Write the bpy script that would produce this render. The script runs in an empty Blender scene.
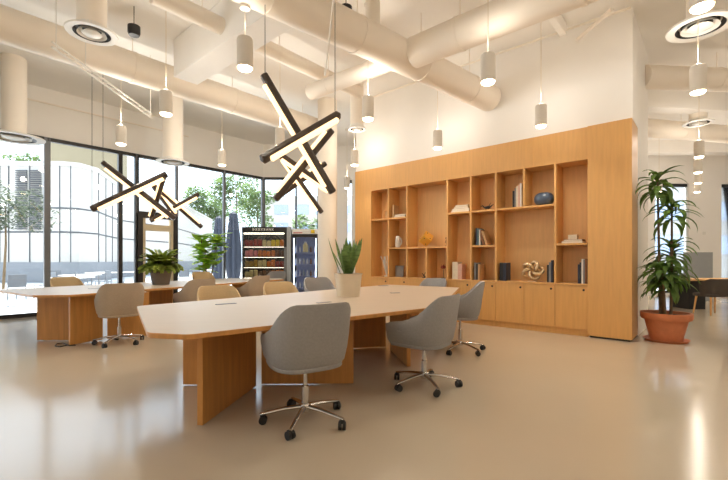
import bpy, math, random
from mathutils import Vector, Matrix
random.seed(7)
C = bpy.context.scene.collection
F = 400.0; H = 1.22; HY = 260.0
PI = math.pi
def R(d): return math.radians(d)
# directions measured in the room
S = Vector((-.755, .656, 0)); N = Vector((.656, .755, 0)); K = Vector((3.99, 5.95, 0))      # bookcase wall
W = Vector((.656, .755, 0)); WO = Vector((-.755, .656, 0)); W0 = Vector((-7.10, 8.71, 0))    # window wall
def px(x, y, z):
    """place at height z that lies on the sight line of (x, y)"""
    Y = (H - z) * F / (y - HY)
    return Vector(((x - 364) * Y / F, Y, z))
def pd(x, Y, z=0): return Vector(((x - 364) * Y / F, Y, z))
CEIL = 5.0; HEAD = 3.92

# ------------------------------------------------------------------ materials
MATS = {}
def lin(c):
    return tuple(((v / 255) / 12.92 if v / 255 <= .04045 else ((v / 255 + .055) / 1.055) ** 2.4) for v in c) + (1,)
def mat(name, col, rough=.5, metal=0, noise=0, nscale=8, stretch=None, emit=0, bump=0, spec=.5, alpha=None, coat=0):
    m = bpy.data.materials.new(name); m.use_nodes = True
    nt = m.node_tree; b = nt.nodes['Principled BSDF']
    c = lin(col)
    b.inputs['Base Color'].default_value = c
    b.inputs['Roughness'].default_value = rough; b.inputs['Metallic'].default_value = metal
    b.inputs['Specular IOR Level'].default_value = spec
    if coat: b.inputs['Coat Weight'].default_value = coat; b.inputs['Coat Roughness'].default_value = .1
    if emit:
        b.inputs['Emission Color'].default_value = c; b.inputs['Emission Strength'].default_value = emit
    if noise or bump:
        tc = nt.nodes.new('ShaderNodeTexCoord'); mp = nt.nodes.new('ShaderNodeMapping')
        nt.links.new(tc.outputs['Object'], mp.inputs['Vector'])
        if stretch: mp.inputs['Scale'].default_value = stretch
        n = nt.nodes.new('ShaderNodeTexNoise'); n.inputs['Scale'].default_value = nscale; n.inputs['Detail'].default_value = 4
        nt.links.new(mp.outputs[0], n.inputs['Vector'])
        if noise:
            r = nt.nodes.new('ShaderNodeValToRGB')
            r.color_ramp.elements[0].position = .3; r.color_ramp.elements[1].position = .7
            r.color_ramp.elements[0].color = tuple(v * (1 - noise) for v in c[:3]) + (1,)
            r.color_ramp.elements[1].color = tuple(min(1, v * (1 + noise)) for v in c[:3]) + (1,)
            nt.links.new(n.outputs['Fac'], r.inputs['Fac']); nt.links.new(r.outputs[0], b.inputs['Base Color'])
        if bump:
            bp = nt.nodes.new('ShaderNodeBump'); bp.inputs['Strength'].default_value = bump; bp.inputs['Distance'].default_value = .01
            nt.links.new(n.outputs['Fac'], bp.inputs['Height']); nt.links.new(bp.outputs[0], b.inputs['Normal'])
    MATS[name] = m
    return m
def glassmat(name, tint=(1, 1, 1), refl=.08):
    m = bpy.data.materials.new(name); m.use_nodes = True; nt = m.node_tree; nt.nodes.clear()
    o = nt.nodes.new('ShaderNodeOutputMaterial'); mx = nt.nodes.new('ShaderNodeMixShader')
    t = nt.nodes.new('ShaderNodeBsdfTransparent'); g = nt.nodes.new('ShaderNodeBsdfGlossy'); f = nt.nodes.new('ShaderNodeFresnel')
    f.inputs['IOR'].default_value = 1.4
    t.inputs['Color'].default_value = tint + (1,); g.inputs['Roughness'].default_value = .02
    nt.links.new(f.outputs[0], mx.inputs['Fac']); nt.links.new(t.outputs[0], mx.inputs[1]); nt.links.new(g.outputs[0], mx.inputs[2])
    nt.links.new(mx.outputs[0], o.inputs['Surface'])
    MATS[name] = m
mat('wood', (216, 164, 98), .42, noise=.055, nscale=3, stretch=(9, 9, .7))
mat('wood_in', (220, 174, 116), .5, noise=.055, nscale=3, stretch=(9, 9, .7))
mat('wood_table', (198, 140, 74), .42, noise=.12, nscale=3, stretch=(8, 8, .6))
mat('top_window_wash', (200, 183, 163), .36, noise=.03, nscale=3, stretch=(1, 8, 1))  # light wood top with the wash of window light put into its colour
mat('wall_white', (243, 239, 233), .7, noise=.012, nscale=2)
mat('ceil_white', (243, 239, 233), .75, noise=.02, nscale=1.5)
mat('duct_paint', (241, 231, 217), .6, noise=.02, nscale=2)
mat('beam_paint', (243, 239, 233), .7, noise=.02, nscale=2)
mat('trim_white', (232, 228, 220), .4)
mat('lamp_white', (222, 214, 202), .45)
mat('black_metal', (34, 31, 30), .4, noise=.05, nscale=20)
mat('grey_metal', (120, 122, 126), .4, noise=.03, nscale=20)
mat('bar_bronze', (74, 62, 54), .35, noise=.08, nscale=20)
mat('chrome', (205, 200, 195), .16, metal=1, noise=.02)
mat('rubber', (26, 24, 24), .5, noise=.05, nscale=30)
mat('fabric_grey', (150, 147, 145), .85, noise=.05, nscale=60, bump=.1)
mat('fabric_taupe', (172, 154, 134), .85, noise=.05, nscale=60, bump=.1)
mat('fabric_tan', (196, 170, 130), .8, noise=.05, nscale=60, bump=.1)
mat('fabric_dark', (74, 66, 60), .85, noise=.06, nscale=60, bump=.1)
mat('led', (255, 220, 172), .5, emit=1.7)
mat('lens', (255, 232, 196), .5, emit=14)
mat('terracotta', (194, 118, 78), .7, noise=.08, nscale=12)
mat('soil', (60, 44, 32), .95, noise=.3, nscale=30)
mat('pot_cream', (222, 206, 180), .6, noise=.03, nscale=12)
mat('pot_brown', (112, 98, 86), .7, noise=.08, nscale=12)
mat('leaf_dark', (92, 124, 54), .45, noise=.3, nscale=5)
mat('leaf_mid', (76, 104, 48), .45, noise=.3, nscale=5)
mat('leaf_snake', (104, 130, 72), .45, noise=.35, nscale=14, stretch=(1, 1, 3))
mat('leaf_bright', (186, 218, 84), .45, noise=.25, nscale=5)
mat('leaf_fern', (140, 156, 62), .5, noise=.35, nscale=6)
mat('bark', (112, 92, 66), .8, noise=.2, nscale=15)
mat('gold', (238, 186, 84), .3, metal=.6, noise=.05)
mat('champagne', (216, 190, 150), .28, metal=.7, noise=.05)
mat('pewter', (160, 155, 148), .3, metal=1, noise=.05)
mat('blue_glaze', (74, 88, 108), .3, noise=.15, nscale=15)
mat('white_ceramic', (212, 205, 195), .5, noise=.04)
mat('dark_iron', (46, 40, 36), .5, noise=.1)
mat('red_dry', (120, 46, 34), .8, noise=.2)
mat('paper', (228, 216, 196), .8, noise=.04, nscale=40, stretch=(1, 1, 12))
for n, c in dict(bk_black=(36, 34, 36), bk_cream=(216, 200, 176), bk_pink=(206, 160, 140), bk_teal=(70, 96, 100), bk_brown=(130, 84, 50),
                 bk_white=(222, 216, 208), bk_grey=(130, 126, 124), bk_navy=(44, 50, 66), bk_tan=(190, 150, 104), bk_orange=(196, 110, 56)).items():
    mat(n, c, .6, noise=.06, nscale=30)
for n, c in dict(sn_red=(150, 44, 32), sn_yellow=(226, 196, 40), sn_orange=(214, 120, 40), sn_cream=(220, 200, 140), sn_brown=(96, 60, 36),
                 sn_gold=(178, 140, 60), sn_white=(214, 214, 220), sn_pink=(214, 120, 120)).items():
    mat(n, c, .4, noise=.1, nscale=30)
mat('machine_black', (30, 27, 26), .35, noise=.05)
mat('machine_side', (176, 182, 186), .4, noise=.03)
mat('cooler_inside', (168, 180, 216), .5, noise=.03)
mat('led_machine', (255, 240, 215), .5, emit=7)
mat('led_cool', (205, 220, 255), .5, emit=7)
mat('tray_metal', (110, 84, 60), .4, noise=.3, nscale=12)
mat('sign_white', (240, 240, 236), .5, noise=.02)
mat('facade', (176, 171, 165), .7, noise=.02, nscale=1)
mat('facade_dark', (70, 72, 76), .6, noise=.05)
mat('beige_tone', (138, 124, 98), .8, noise=.03)
mat('soffit', (214, 198, 166), .7, noise=.03)
mat('patio_wall', (122, 124, 128), .8, noise=.04)
mat('patio', (196, 198, 200), .8, noise=.04, nscale=2)
mat('outdoor_grey', (104, 108, 114), .6, noise=.05)
mat('umbrella', (56, 62, 76), .7, noise=.08, nscale=5)
mat('tree_leaf', (106, 130, 78), .7, noise=.3, nscale=2)
mat('tree_grey', (82, 92, 74), .8, noise=.25, nscale=3)
mat('panel_grey', (150, 154, 156), .8, noise=.03)
mat('shade_black', (30, 30, 32), .6, noise=.04)
mat('pale_glass', (168, 182, 204), .3, noise=.05)
mat('blue_window', (150, 160, 184), .2, noise=.05)
for n_ in ('leaf_dark', 'leaf_snake', 'leaf_bright', 'leaf_fern', 'tree_leaf', 'tree_grey'):
    nt = MATS[n_].node_tree; b = nt.nodes['Principled BSDF']; tr = nt.nodes.new('ShaderNodeBsdfTranslucent'); mx = nt.nodes.new('ShaderNodeMixShader')
    src = b.inputs['Base Color'].links[0].from_socket; nt.links.new(src, tr.inputs['Color']); mx.inputs['Fac'].default_value = .4
    nt.links.new(b.outputs[0], mx.inputs[1]); nt.links.new(tr.outputs[0], mx.inputs[2]); nt.links.new(mx.outputs[0], nt.nodes['Material Output'].inputs['Surface'])
glassmat('glass', (.96, .98, .98))
glassmat('glass_clear', (.93, .95, .96))
# epoxy floor
m = bpy.data.materials.new('epoxy_floor'); m.use_nodes = True; nt = m.node_tree; b = nt.nodes['Principled BSDF']
tc = nt.nodes.new('ShaderNodeTexCoord'); n1 = nt.nodes.new('ShaderNodeTexNoise'); n1.inputs['Scale'].default_value = .6; n1.inputs['Detail'].default_value = 5
rp = nt.nodes.new('ShaderNodeValToRGB'); rp.color_ramp.elements[0].color = lin((190, 176, 155)); rp.color_ramp.elements[1].color = lin((201, 187, 166))
nt.links.new(tc.outputs['Object'], n1.inputs['Vector']); nt.links.new(n1.outputs['Fac'], rp.inputs['Fac']); nt.links.new(rp.outputs[0], b.inputs['Base Color'])
n2 = nt.nodes.new('ShaderNodeTexNoise'); n2.inputs['Scale'].default_value = 1.7; mr = nt.nodes.new('ShaderNodeMapRange')
mr.inputs['To Min'].default_value = .11; mr.inputs['To Max'].default_value = .2
nt.links.new(tc.outputs['Object'], n2.inputs['Vector']); nt.links.new(n2.outputs['Fac'], mr.inputs['Value']); nt.links.new(mr.outputs[0], b.inputs['Roughness'])
n3 = nt.nodes.new('ShaderNodeTexNoise'); n3.inputs['Scale'].default_value = 5; bp = nt.nodes.new('ShaderNodeBump'); bp.inputs['Strength'].default_value = .06
nt.links.new(tc.outputs['Object'], n3.inputs['Vector']); nt.links.new(n3.outputs['Fac'], bp.inputs['Height']); nt.links.new(bp.outputs[0], b.inputs['Normal'])
MATS['epoxy'] = m

# ------------------------------------------------------------------ mesh builder
class MB:
    def __init__(s): s.v = []; s.f = []; s.m = []; s.mi = 0
    def add(s, vs, fs, mi=None):
        b = len(s.v); s.v += [Vector(v) for v in vs]
        for f in fs: s.f.append([b + i for i in f]); s.m.append(s.mi if mi is None else mi)
        return s
    def box(s, c, d, rz=0, M=None, mi=None):
        x, y, z = d[0] / 2, d[1] / 2, d[2] / 2
        vs = [Vector((a, b_, e)) for a in (-x, x) for b_ in (-y, y) for e in (-z, z)]
        T = M if M else Matrix.Translation(c) @ Matrix.Rotation(rz, 4, 'Z')
        return s.add([T @ v for v in vs], [(0, 1, 3, 2), (4, 6, 7, 5), (0, 4, 5, 1), (2, 3, 7, 6), (0, 2, 6, 4), (1, 5, 7, 3)], mi)
    def b2(s, lo, hi, mi=None):
        return s.box([(a + b_) / 2 for a, b_ in zip(lo, hi)], [abs(b_ - a) for a, b_ in zip(lo, hi)], mi=mi)
    def prism(s, poly, z0, z1, mi=None, mtop=None):
        n = len(poly)
        a = sum(poly[i][0] * poly[(i + 1) % n][1] - poly[(i + 1) % n][0] * poly[i][1] for i in range(n))
        if a < 0: poly = list(poly)[::-1]
        s.add([(p[0], p[1], z0) for p in poly] + [(p[0], p[1], z1) for p in poly],
              [list(range(n))[::-1]] + [(i, (i + 1) % n, n + (i + 1) % n, n + i) for i in range(n)], mi)
        b = len(s.v) - 2 * n
        s.f.append([b + n + i for i in range(n)]); s.m.append(mtop if mtop is not None else (s.mi if mi is None else mi))
        return s
    def wall(s, p0, p1, th, z0, z1, mi=None):
        """upright slab from p0 to p1, thickness to the left side"""
        d = (Vector(p1) - Vector(p0)); d.z = 0; d.normalize(); n = Vector((-d.y, d.x, 0)) * th
        a, b_ = Vector(p0), Vector(p1)
        return s.prism([a, b_, b_ + n, a + n], z0, z1, mi)
    def tube(s, pts, r, n=10, cap=True, mi=None, sc=(1, 1)):
        pts = [Vector(p) for p in pts]; rs = r if isinstance(r, (list, tuple)) else [r] * len(pts)
        b = len(s.v); up = None
        for i, p in enumerate(pts):
            t = (pts[min(i + 1, len(pts) - 1)] - pts[max(i - 1, 0)]).normalized()
            if up is None: up = Vector((0, 0, 1)) if abs(t.z) < .9 else Vector((1, 0, 0))
            x = t.cross(up).normalized(); y = x.cross(t).normalized(); up = y
            for k in range(n):
                a = 2 * PI * k / n
                s.v.append(p + (x * math.cos(a) * sc[0] + y * math.sin(a) * sc[1]) * rs[i])
        mm = s.mi if mi is None else mi
        for i in range(len(pts) - 1):
            for k in range(n):
                k2 = (k + 1) % n
                s.f.append([b + i * n + k, b + i * n + k2, b + (i + 1) * n + k2, b + (i + 1) * n + k]); s.m.append(mm)
        if cap:
            s.f.append([b + k for k in range(n)][::-1]); s.m.append(mm)
            e = b + (len(pts) - 1) * n; s.f.append([e + k for k in range(n)]); s.m.append(mm)
        return s
    def lathe(s, prof, c=(0, 0, 0), n=24, mi=None, sq=0):
        c = Vector(c); b = len(s.v); mm = s.mi if mi is None else mi
        for r, z in prof:
            for k in range(n):
                a = 2 * PI * k / n; ca, sa = math.cos(a), math.sin(a)
                q = 1
                if sq: q = 1 / ((abs(ca) ** sq + abs(sa) ** sq) ** (1 / sq))
                s.v.append(c + Vector((r * ca * q, r * sa * q, z)))
        for i in range(len(prof) - 1):
            for k in range(n):
                k2 = (k + 1) % n
                s.f.append([b + i * n + k, b + i * n + k2, b + (i + 1) * n + k2, b + (i + 1) * n + k]); s.m.append(mm)
        return s
    def ball(s, c, r, n=12, mi=None):
        if not isinstance(r, (tuple, list)): r = (r, r, r)
        k = max(4, n // 2); prof = [(max(1e-4, math.sin(PI * i / k)), -math.cos(PI * i / k)) for i in range(k + 1)]
        b = len(s.v); s.lathe(prof, (0, 0, 0), n, mi)
        for i in range(b, len(s.v)): v = s.v[i]; s.v[i] = Vector((v.x * r[0] + c[0], v.y * r[1] + c[1], v.z * r[2] + c[2]))
        return s
    def leaf(s, base, az, el, L, w, droop=.5, seg=6, shape=1.0, roll=0, mi=None):
        """a bent, folded blade"""
        p = Vector(base); e = el; b = len(s.v); mm = s.mi if mi is None else mi
        side0 = Vector((-math.sin(az), math.cos(az), 0))
        for i in range(seg + 1):
            t = i / seg; ww = w * math.sin(PI * min(1, (t * .93 + .07)) ** shape) * .5 + .0015
            d = Vector((math.cos(az) * math.cos(e), math.sin(az) * math.cos(e), math.sin(e)))
            nn = d.cross(side0); sd = side0 * math.cos(roll) + nn * math.sin(roll); up = nn * -1
            s.v += [p - sd * ww + up * ww * .25, p.copy(), p + sd * ww + up * ww * .25]
            p = p + d * (L / seg); e -= droop / seg
        for i in range(seg):
            a = b + i * 3
            s.f.append([a, a + 1, a + 4, a + 3]); s.f.append([a + 1, a + 2, a + 5, a + 4]); s.m += [mm, mm]
        return s
    def build(s, name, mt, parent=None, smooth=False, bevel=0, world=False, sub=0, loc=None, rz=0):
        me = bpy.data.meshes.new(name)
        off = Vector((0, 0, 0))
        inv = None
        if world and parent is not None:
            inv = (Matrix.Translation(parent.location) @ Matrix.Rotation(parent.rotation_euler.z, 4, 'Z')).inverted()
        vs = [inv @ v for v in s.v] if inv else s.v
        me.from_pydata([tuple(v) for v in vs], [], s.f); 
        for m_ in (mt if isinstance(mt, (list, tuple)) else [mt]): me.materials.append(MATS[m_])
        me.polygons.foreach_set('material_index', s.m)
        me.validate(); me.update()
        if smooth:
            me.polygons.foreach_set('use_smooth', [True] * len(me.polygons))
            try: me.set_sharp_from_angle(angle=R(42))
            except Exception: pass
        o = bpy.data.objects.new(name, me); C.objects.link(o)
        if parent: o.parent = parent
        if loc is not None: o.location = loc
        if rz: o.rotation_euler.z = rz
        if bevel:
            md = o.modifiers.new('bevel', 'BEVEL'); md.width = bevel; md.segments = 2; md.limit_method = 'ANGLE'; md.angle_limit = R(40)
        if sub:
            md = o.modifiers.new('sub', 'SUBSURF'); md.levels = sub; md.render_levels = sub
        return o
def tag(o, label=None, cat=None, group=None, kind=None):
    if label: o['label'] = label
    if cat: o['category'] = cat
    if group: o['group'] = group
    if kind: o['kind'] = kind
    return o
def empty(name, loc=(0, 0, 0), rz=0, label=None, cat=None, group=None, kind=None):
    o = bpy.data.objects.new(name, None); C.objects.link(o); o.location = loc; o.rotation_euler = (0, 0, rz)
    o.empty_display_size = .1
    return tag(o, label, cat, group, kind)
def copy_tree(o, parent=None):
    c = o.copy(); C.objects.link(c)
    if parent: c.parent = parent
    for ch in [x for x in KIDS.get(o.name, [])]: copy_tree(ch, c)
    return c
KIDS = {}
def reg(root):
    for o in bpy.data.objects:
        if o.parent: 
            l = KIDS.setdefault(o.parent.name, [])
            if o not in l: l.append(o)
def struct(mb, name, mt, **k): return tag(mb.build(name, mt, **k), kind='structure')

# ------------------------------------------------------------------ floor, ceiling, walls
def wp(s, out=0): return W0 + W * s + WO * out
def s_at(x):
    q = (x - 364) / F
    return (8.71 * q + 7.10) / (.656 - .755 * q)
WEND = wp(5.79)                                  # corner of window wall and rear facet
FAC = Vector((-1.51, 13.17, 0))                   # end of rear facet window
REAR = Vector((17, 14.2, 0))
WBEG = wp(-14)
BACKY = -6.0
plan = [WBEG, WEND, FAC, REAR, Vector((17, BACKY, 0)), Vector((WBEG.x, BACKY, 0))]
struct(MB().prism(plan, -.1, 0), 'floor', 'epoxy')
struct(MB().prism(plan, CEIL, CEIL + .15), 'ceiling', 'ceil_white')
mb = MB(); mb.prism([WBEG, WEND, wp(5.79, .2), wp(-14, .2)], HEAD, CEIL)
mb.prism([WEND, FAC, FAC + Vector((0, .2, 0)), wp(5.79, .2)], HEAD, CEIL)
struct(mb, 'wall_left', 'wall_white')
# rear wall with window openings
rd = (REAR - FAC).normalized()
def rear_x(x):
    q = (x - 364) / F; t = (q * FAC.y - FAC.x) / (rd.x - q * rd.y); return t
rear_open = [(rear_x(346.5), rear_x(352.5)), (rear_x(655), rear_x(689)), (rear_x(721.5), rear_x(752)), (rear_x(770), rear_x(800))]
mb = MB(); t = 0
for a, b_ in rear_open:
    mb.wall(FAC + rd * t, FAC + rd * a, .2, 0, HEAD - .05); t = b_
    mb.wall(FAC + rd * a, FAC + rd * b_, .2, 0, .08)
Lr = (REAR - FAC).length
mb.wall(FAC + rd * t, FAC + rd * Lr, .2, 0, HEAD - .05); mb.wall(FAC, REAR, .2, HEAD - .05, CEIL)
struct(mb, 'wall_rear', 'wall_white')
struct(MB().b2((17, BACKY, 0), (17.2, 14.4, CEIL)), 'wall_right', 'wall_white')
struct(MB().b2((WBEG.x, BACKY - .2, 0), (17, BACKY, CEIL)), 'wall_front', 'wall_white')
mb = MB(); mb.b2((WBEG.x - .2, BACKY, 0), (WBEG.x, WBEG.y, .3)); mb.b2((WBEG.x - .2, BACKY, HEAD), (WBEG.x, WBEG.y, CEIL))
struct(mb, 'wall_behind', 'wall_white')
# wall mass behind and above the bookcase
UD = .6; WT = 5.57
def kp(t, d, z=0): return K + S * t + N * d + Vector((0, 0, z))
mb = MB(); mb.prism([kp(.0, UD), kp(WT, UD), kp(WT, 1.95), kp(.0, 1.95)], 0, CEIL)
mb.prism([kp(.0, .04), kp(WT, .04), kp(WT, UD), kp(.0, UD)], 3.34, CEIL)
struct(mb, 'wall_bookcase', 'wall_white')
# lower ceiling of the side area with beams
mb = MB()
for i, (yy, zz, hh) in enumerate([(8.0, 3.95, .3), (9.4, 3.95, .3)]):
    pass
struct(MB().b2((5.8, 12.6, 4.62), (17, 13.0, CEIL)), 'trim_1', 'beam_paint')

# windows ----------------------------------------------------------
wn = [0]
def window(p0, p1, z0, z1, frame, posts=(.06, .06), head=.08, sill=.08, depth=.1, name=None, headmat=None):
    wn[0] += 1
    d = (p1 - p0); L = d.length; ang = math.atan2(d.y, d.x)
    e = empty(name or f'window_{wn[0]}', p0, ang, kind='structure')
    f = MB()
    if posts[0]: f.b2((-posts[0] / 2, -depth / 2, z0), (posts[0] / 2, depth / 2, z1))
    if posts[1]: f.b2((L - posts[1] / 2, -depth / 2, z0), (L + posts[1] / 2, depth / 2, z1))
    f.b2((posts[0] / 2, -depth / 2, z1 - head), (L - posts[1] / 2, depth / 2, z1), mi=1)
    f.b2((posts[0] / 2, -depth / 2, z0), (L - posts[1] / 2, depth / 2, z0 + sill), mi=1)
    f.build('window_frame', [frame, headmat or frame], e)
    MB().b2((posts[0] / 2 - .01, -.006, z0 + sill - .01), (L - posts[1] / 2 + .01, .006, z1 - head + .01)).build('pane', 'glass', e)
    return e
xs = [s_at(47), s_at(120), s_at(136.5)]
s0 = xs[0]
sb = [s0 - 2.05 * k for k in range(6, 0, -1)]
allb = sb + xs
for a, b_ in zip(allb[:-1], allb[1:]):
    fr = 'grey_metal' if abs(b_ - xs[0]) < .01 or b_ < xs[0] else 'black_metal'
    window(wp(a), wp(b_), 0, HEAD, fr, posts=(0, .11 if fr == 'grey_metal' else .09), headmat='black_metal')
s_d0, s_d1 = s_at(136.5), s_at(176.5)
window(wp(s_d0), wp(s_d1), 2.42, HEAD, 'grey_metal', posts=(.06, .06), sill=.05, headmat='black_metal')
window(wp(s_d1), wp(s_at(224)), 0, HEAD, 'grey_metal', posts=(0, .06), headmat='black_metal')
window(wp(s_at(224)), WEND, 0, HEAD, 'grey_metal', posts=(0, .1), headmat='black_metal')
fd = (FAC - WEND).normalized(); fl = (FAC - WEND).length
window(WEND + fd * .05, WEND + fd * fl * .6, 0, HEAD, 'black_metal', posts=(0, .05), headmat='black_metal')
window(WEND + fd * fl * .6, FAC, 0, HEAD, 'black_metal', posts=(0, .05), headmat='black_metal')
for a, b_ in rear_open:
    window(FAC + rd * a + Vector((0, .1, 0)), FAC + rd * b_ + Vector((0, .1, 0)), .08, HEAD - .05, 'trim_white', posts=(.05, .05), head=.10, headmat='shade_black')
# window run along the left side far behind the camera
window(Vector((WBEG.x - .1, BACKY, 0)), Vector((WBEG.x - .1, WBEG.y, 0)), .3, HEAD, 'grey_metal')
# door: black portal with pale timber lining and glass leaf
dl = (s_d1 - s_d0)
e = empty('door_1', wp(s_d0), math.atan2(W.y, W.x), kind='structure')
mb = MB(); mb.b2((0, -.1, 0), (.12, .08, 2.42)); mb.b2((dl - .12, -.1, 0), (dl, .08, 2.42)); mb.b2((.12, -.1, 2.3), (dl - .12, .08, 2.42)); mb.build('door_frame', 'black_metal', e)
mb = MB(); mb.b2((.12, -.08, 0), (.19, .05, 2.3)); mb.b2((dl - .19, -.08, 0), (dl - .12, .05, 2.3)); mb.b2((.19, -.08, 2.14), (dl - .19, .05, 1.98)); mb.build('door_leaf_frame', 'soffit', e)
MB().b2((.18, -.006, 0.02), (dl - .18, .006, 2.15)).build('pane', 'glass', e)
MB().b2((.2, -.16, 1.0), (dl - .2, -.11, 1.05)).build('door_handle', 'black_metal', e)

# column -----------------------------------------------------------
c = pd(327.5, 9.5)
mb = MB().lathe([(.228, 0), (.228, CEIL)], n=32)
tag(mb.build('column', 'duct_paint', smooth=True, loc=c), 'tall round cream column behind the snake plant and star lamp', 'column')

# ------------------------------------------------------------------ ducts, beams and ceiling gear
def thing_mesh(mb, name, mt, label, cat, group=None, **k): return tag(mb.build(name, mt, **k), label, cat, group)
def duct(p0, p1, r, name, label, group=None, collars=4, into=None):
    p0, p1 = Vector(p0), Vector(p1)
    e = into or empty(name, p0, 0, label, 'duct', group)
    MB().tube([p0, p1], r, 28).build('duct_pipe', 'duct_paint', e, smooth=True, world=True)
    for i in range(collars):
        c_ = p0.lerp(p1, (i + .5) / collars); d = (p1 - p0).normalized()
        MB().tube([c_ - d * .025, c_ + d * .025], r * 1.035, 28).build('collar', 'duct_paint', e, smooth=True, world=True)
        MB().tube([c_ + Vector((0, 0, r)), Vector((c_.x, c_.y, CEIL))], .006, 6).build('hanger_rod', 'duct_paint', e, world=True)
    return e
DA = Vector((-3.62, 7.2, 4.5))
duct(DA - N * 5.2, DA + N * 4.2, .25, 'air_duct', 'long round cream duct running above the windows on the left', collars=5)
dm = duct((-2.5, 3.2, 4.2), (2.32, 7.38, 4.2), .23, 'air_duct', 'branching round cream duct that runs to the white wall over the bookcase', collars=5)
duct((.72, 5.75, 4.2), (4.0, 2.9, 4.2), .21, 'air_duct', '', collars=3, into=dm)
duct((.42, 6.0, 4.2), (-.95, 7.1, 4.2), .13, 'air_duct', '', collars=2, into=dm)
duct((-2.7, 5.1, 4.62), (-.1, 8.1, 4.62), .12, 'air_duct', 'slim cream duct passing high above the front star lamp', collars=3)
duct((.12, 5.47, 4.35), (.12, 5.47, 4.99), .1, 'air_duct', '', collars=0, into=dm)
duct((2.6, 9.0, 4.5), (13.5, 11.3, 4.5), .22, 'air_duct', 'round cream duct crossing the ceiling of the right hand area', collars=3)
duct((5.0, 7.17, 4.5), (13.5, 7.8, 4.5), .2, 'air_duct', 'nearer round duct across the ceiling right of the white wall', collars=3)
def beam(p0, p1, w, z0, z1, label):
    a = Vector(p0); b_ = Vector(p1); d = (b_ - a).normalized(); n = Vector((-d.y, d.x, 0)) * w / 2
    thing_mesh(MB().prism([a - n, b_ - n, b_ + n, a + n], z0, z1), 'ceiling_beam', 'beam_paint', label, 'beam', bevel=.01)
a = Vector((-3.12, 7.0, 0)) 
beam(a, a - S * 8, .42, 4.35, CEIL - .005, 'deep white boxed beam crossing the ceiling above the hanging pendants at left')
beam(Vector((5.5, 8.4, 0)), Vector((16.8, 9.8, 0)), .3, 4.4, CEIL - .005, 'white beam under the ceiling at far right')
beam(kp(.9, -.2), kp(.9, -.2) - N * 7.5, .1, 4.8, CEIL - .005, 'narrow cream rib under the ceiling over the bookcase right end')
beam(kp(3.4, -.2), kp(3.4, -.2) - N * 7.5, .1, 4.8, CEIL - .005, 'narrow cream rib under the ceiling over the bookcase middle')
# sprinkler pipes and cable strut
def pipe(pts, r, label, name='sprinkler_pipe', mt='duct_paint', cat='pipe'):
    thing_mesh(MB().tube(pts, r, 8), name, mt, label, cat, smooth=True)
pipe([kp(-.0, -.12, 4.92), kp(WT, -.12, 4.92)], .018, 'thin pipe running along the top of the white wall above the bookcase')
pipe([px(577, 40, 4.75), px(612, 9, 4.75)], .03, 'short fat pipe stub near the ceiling above the bookcase right side')
pipe([wp(-2.2, -.25) + Vector((0, 0, 4.3)), wp(-2, -.25) + Vector((0, 0, 4.6)), wp(2.5, -.25) + Vector((0, 0, 4.6)), wp(3.2, -.25) + Vector((0, 0, 4.6))], .018, 'thin white pipe bending along the wall above the left windows')
a, b_ = px(52, 47, 4.1), px(152, 118, 3.85)
mb = MB().tube([a, b_], .016, 6)
mb.tube([a + Vector((0, 0, .07)), b_ + Vector((0, 0, .07))], .012, 6)
for i in range(14):
    q0 = a.lerp(b_, i / 14); q1 = a.lerp(b_, (i + 1) / 14)
    mb.tube([q0, q1 + Vector((0, 0, .07))], .007, 5)
for q_ in (.03, .27, .98): mb.tube([a.lerp(b_, q_), Vector((a.lerp(b_, q_).x, a.lerp(b_, q_).y, CEIL - .005))], .006, 5)
thing_mesh(mb, 'cable_strut', 'trim_white', 'thin white lattice strut that carries the rear star lamp wires', 'strut')
a, b_ = px(329, 0, 4.2), px(338, -40, 4.4)
mb = MB().tube([px(334, 0, 3.6) + Vector((0, 0, 0)), px(325, 75, 3.6)], .012, 6)
thing_mesh(mb, 'cable_strut', 'trim_white', 'slim white perforated strut beside the upper end of the column', 'strut')
def speaker(p, label):
    e = empty('ceiling_speaker', p, 0, label, 'speaker')
    MB().lathe([(.001, -.04), (.07, -.04), (.085, 0), (.085, .1), (.001, .1)], n=20).build('speaker_housing', 'black_metal', e, smooth=True)
    MB().tube([(0, 0, .1), (0, 0, CEIL - p[2] - .002)], .006, 6).build('cable', 'black_metal', e)
speaker(px(134, 33, 4.6), 'small round black speaker under the ceiling beside the left diffuser')
speaker(px(346, 14, 4.7), 'small dark fixture tucked behind the duct near the top centre')

def diffuser(p, r, label, nr=None):
    e = empty('ceiling_diffuser', p, 0, label, 'air diffuser', 'round ceiling diffusers on drop ducts')
    nr = nr or r * .5
    MB().lathe([(nr, .06), (nr, CEIL - p[2] - .002)], n=28).build('drop_duct', 'duct_paint', e, smooth=True)
    MB().lathe([(r * .72, .0), (r * .98, -.005), (r, .015), (nr, .07), (nr, .1)], n=36).build('outer_ring', 'trim_white', e, smooth=True)
    MB().lathe([(r * .71, .0), (r * .6, .055), (.001, .055)], n=36).build('dark_throat', 'black_metal', e, smooth=True)
    MB().lathe([(r * .56, -.008), (r * .5, .03), (r * .36, .045)], n=36).build('middle_ring', 'trim_white', e, smooth=True)
    MB().lathe([(.001, -.02), (r * .3, -.015), (r * .38, .0), (r * .28, .03)], n=36).build('centre_cone', 'trim_white', e, smooth=True)
diffuser(px(92, 34, 4.2), .30, 'white round diffuser at upper left beside the black speaker', .17)
diffuser(px(14, 138, 3.5), .47, 'large round diffuser at the far left edge in front of the windows', .19)
diffuser(px(173, 162.5, 3.5), .36, 'round diffuser above the door between the rear star lamp and the pendants', .22)
diffuser(px(357, 129.5, 4.0), .19, 'small round diffuser left of the bookcase top', .14)
diffuser(px(700, 28, 4.2), .36, 'large round diffuser at the upper right corner', .14)
diffuser(px(698, 123.5, 4.2), .28, 'further round diffuser in the right hand area', .16)

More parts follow.
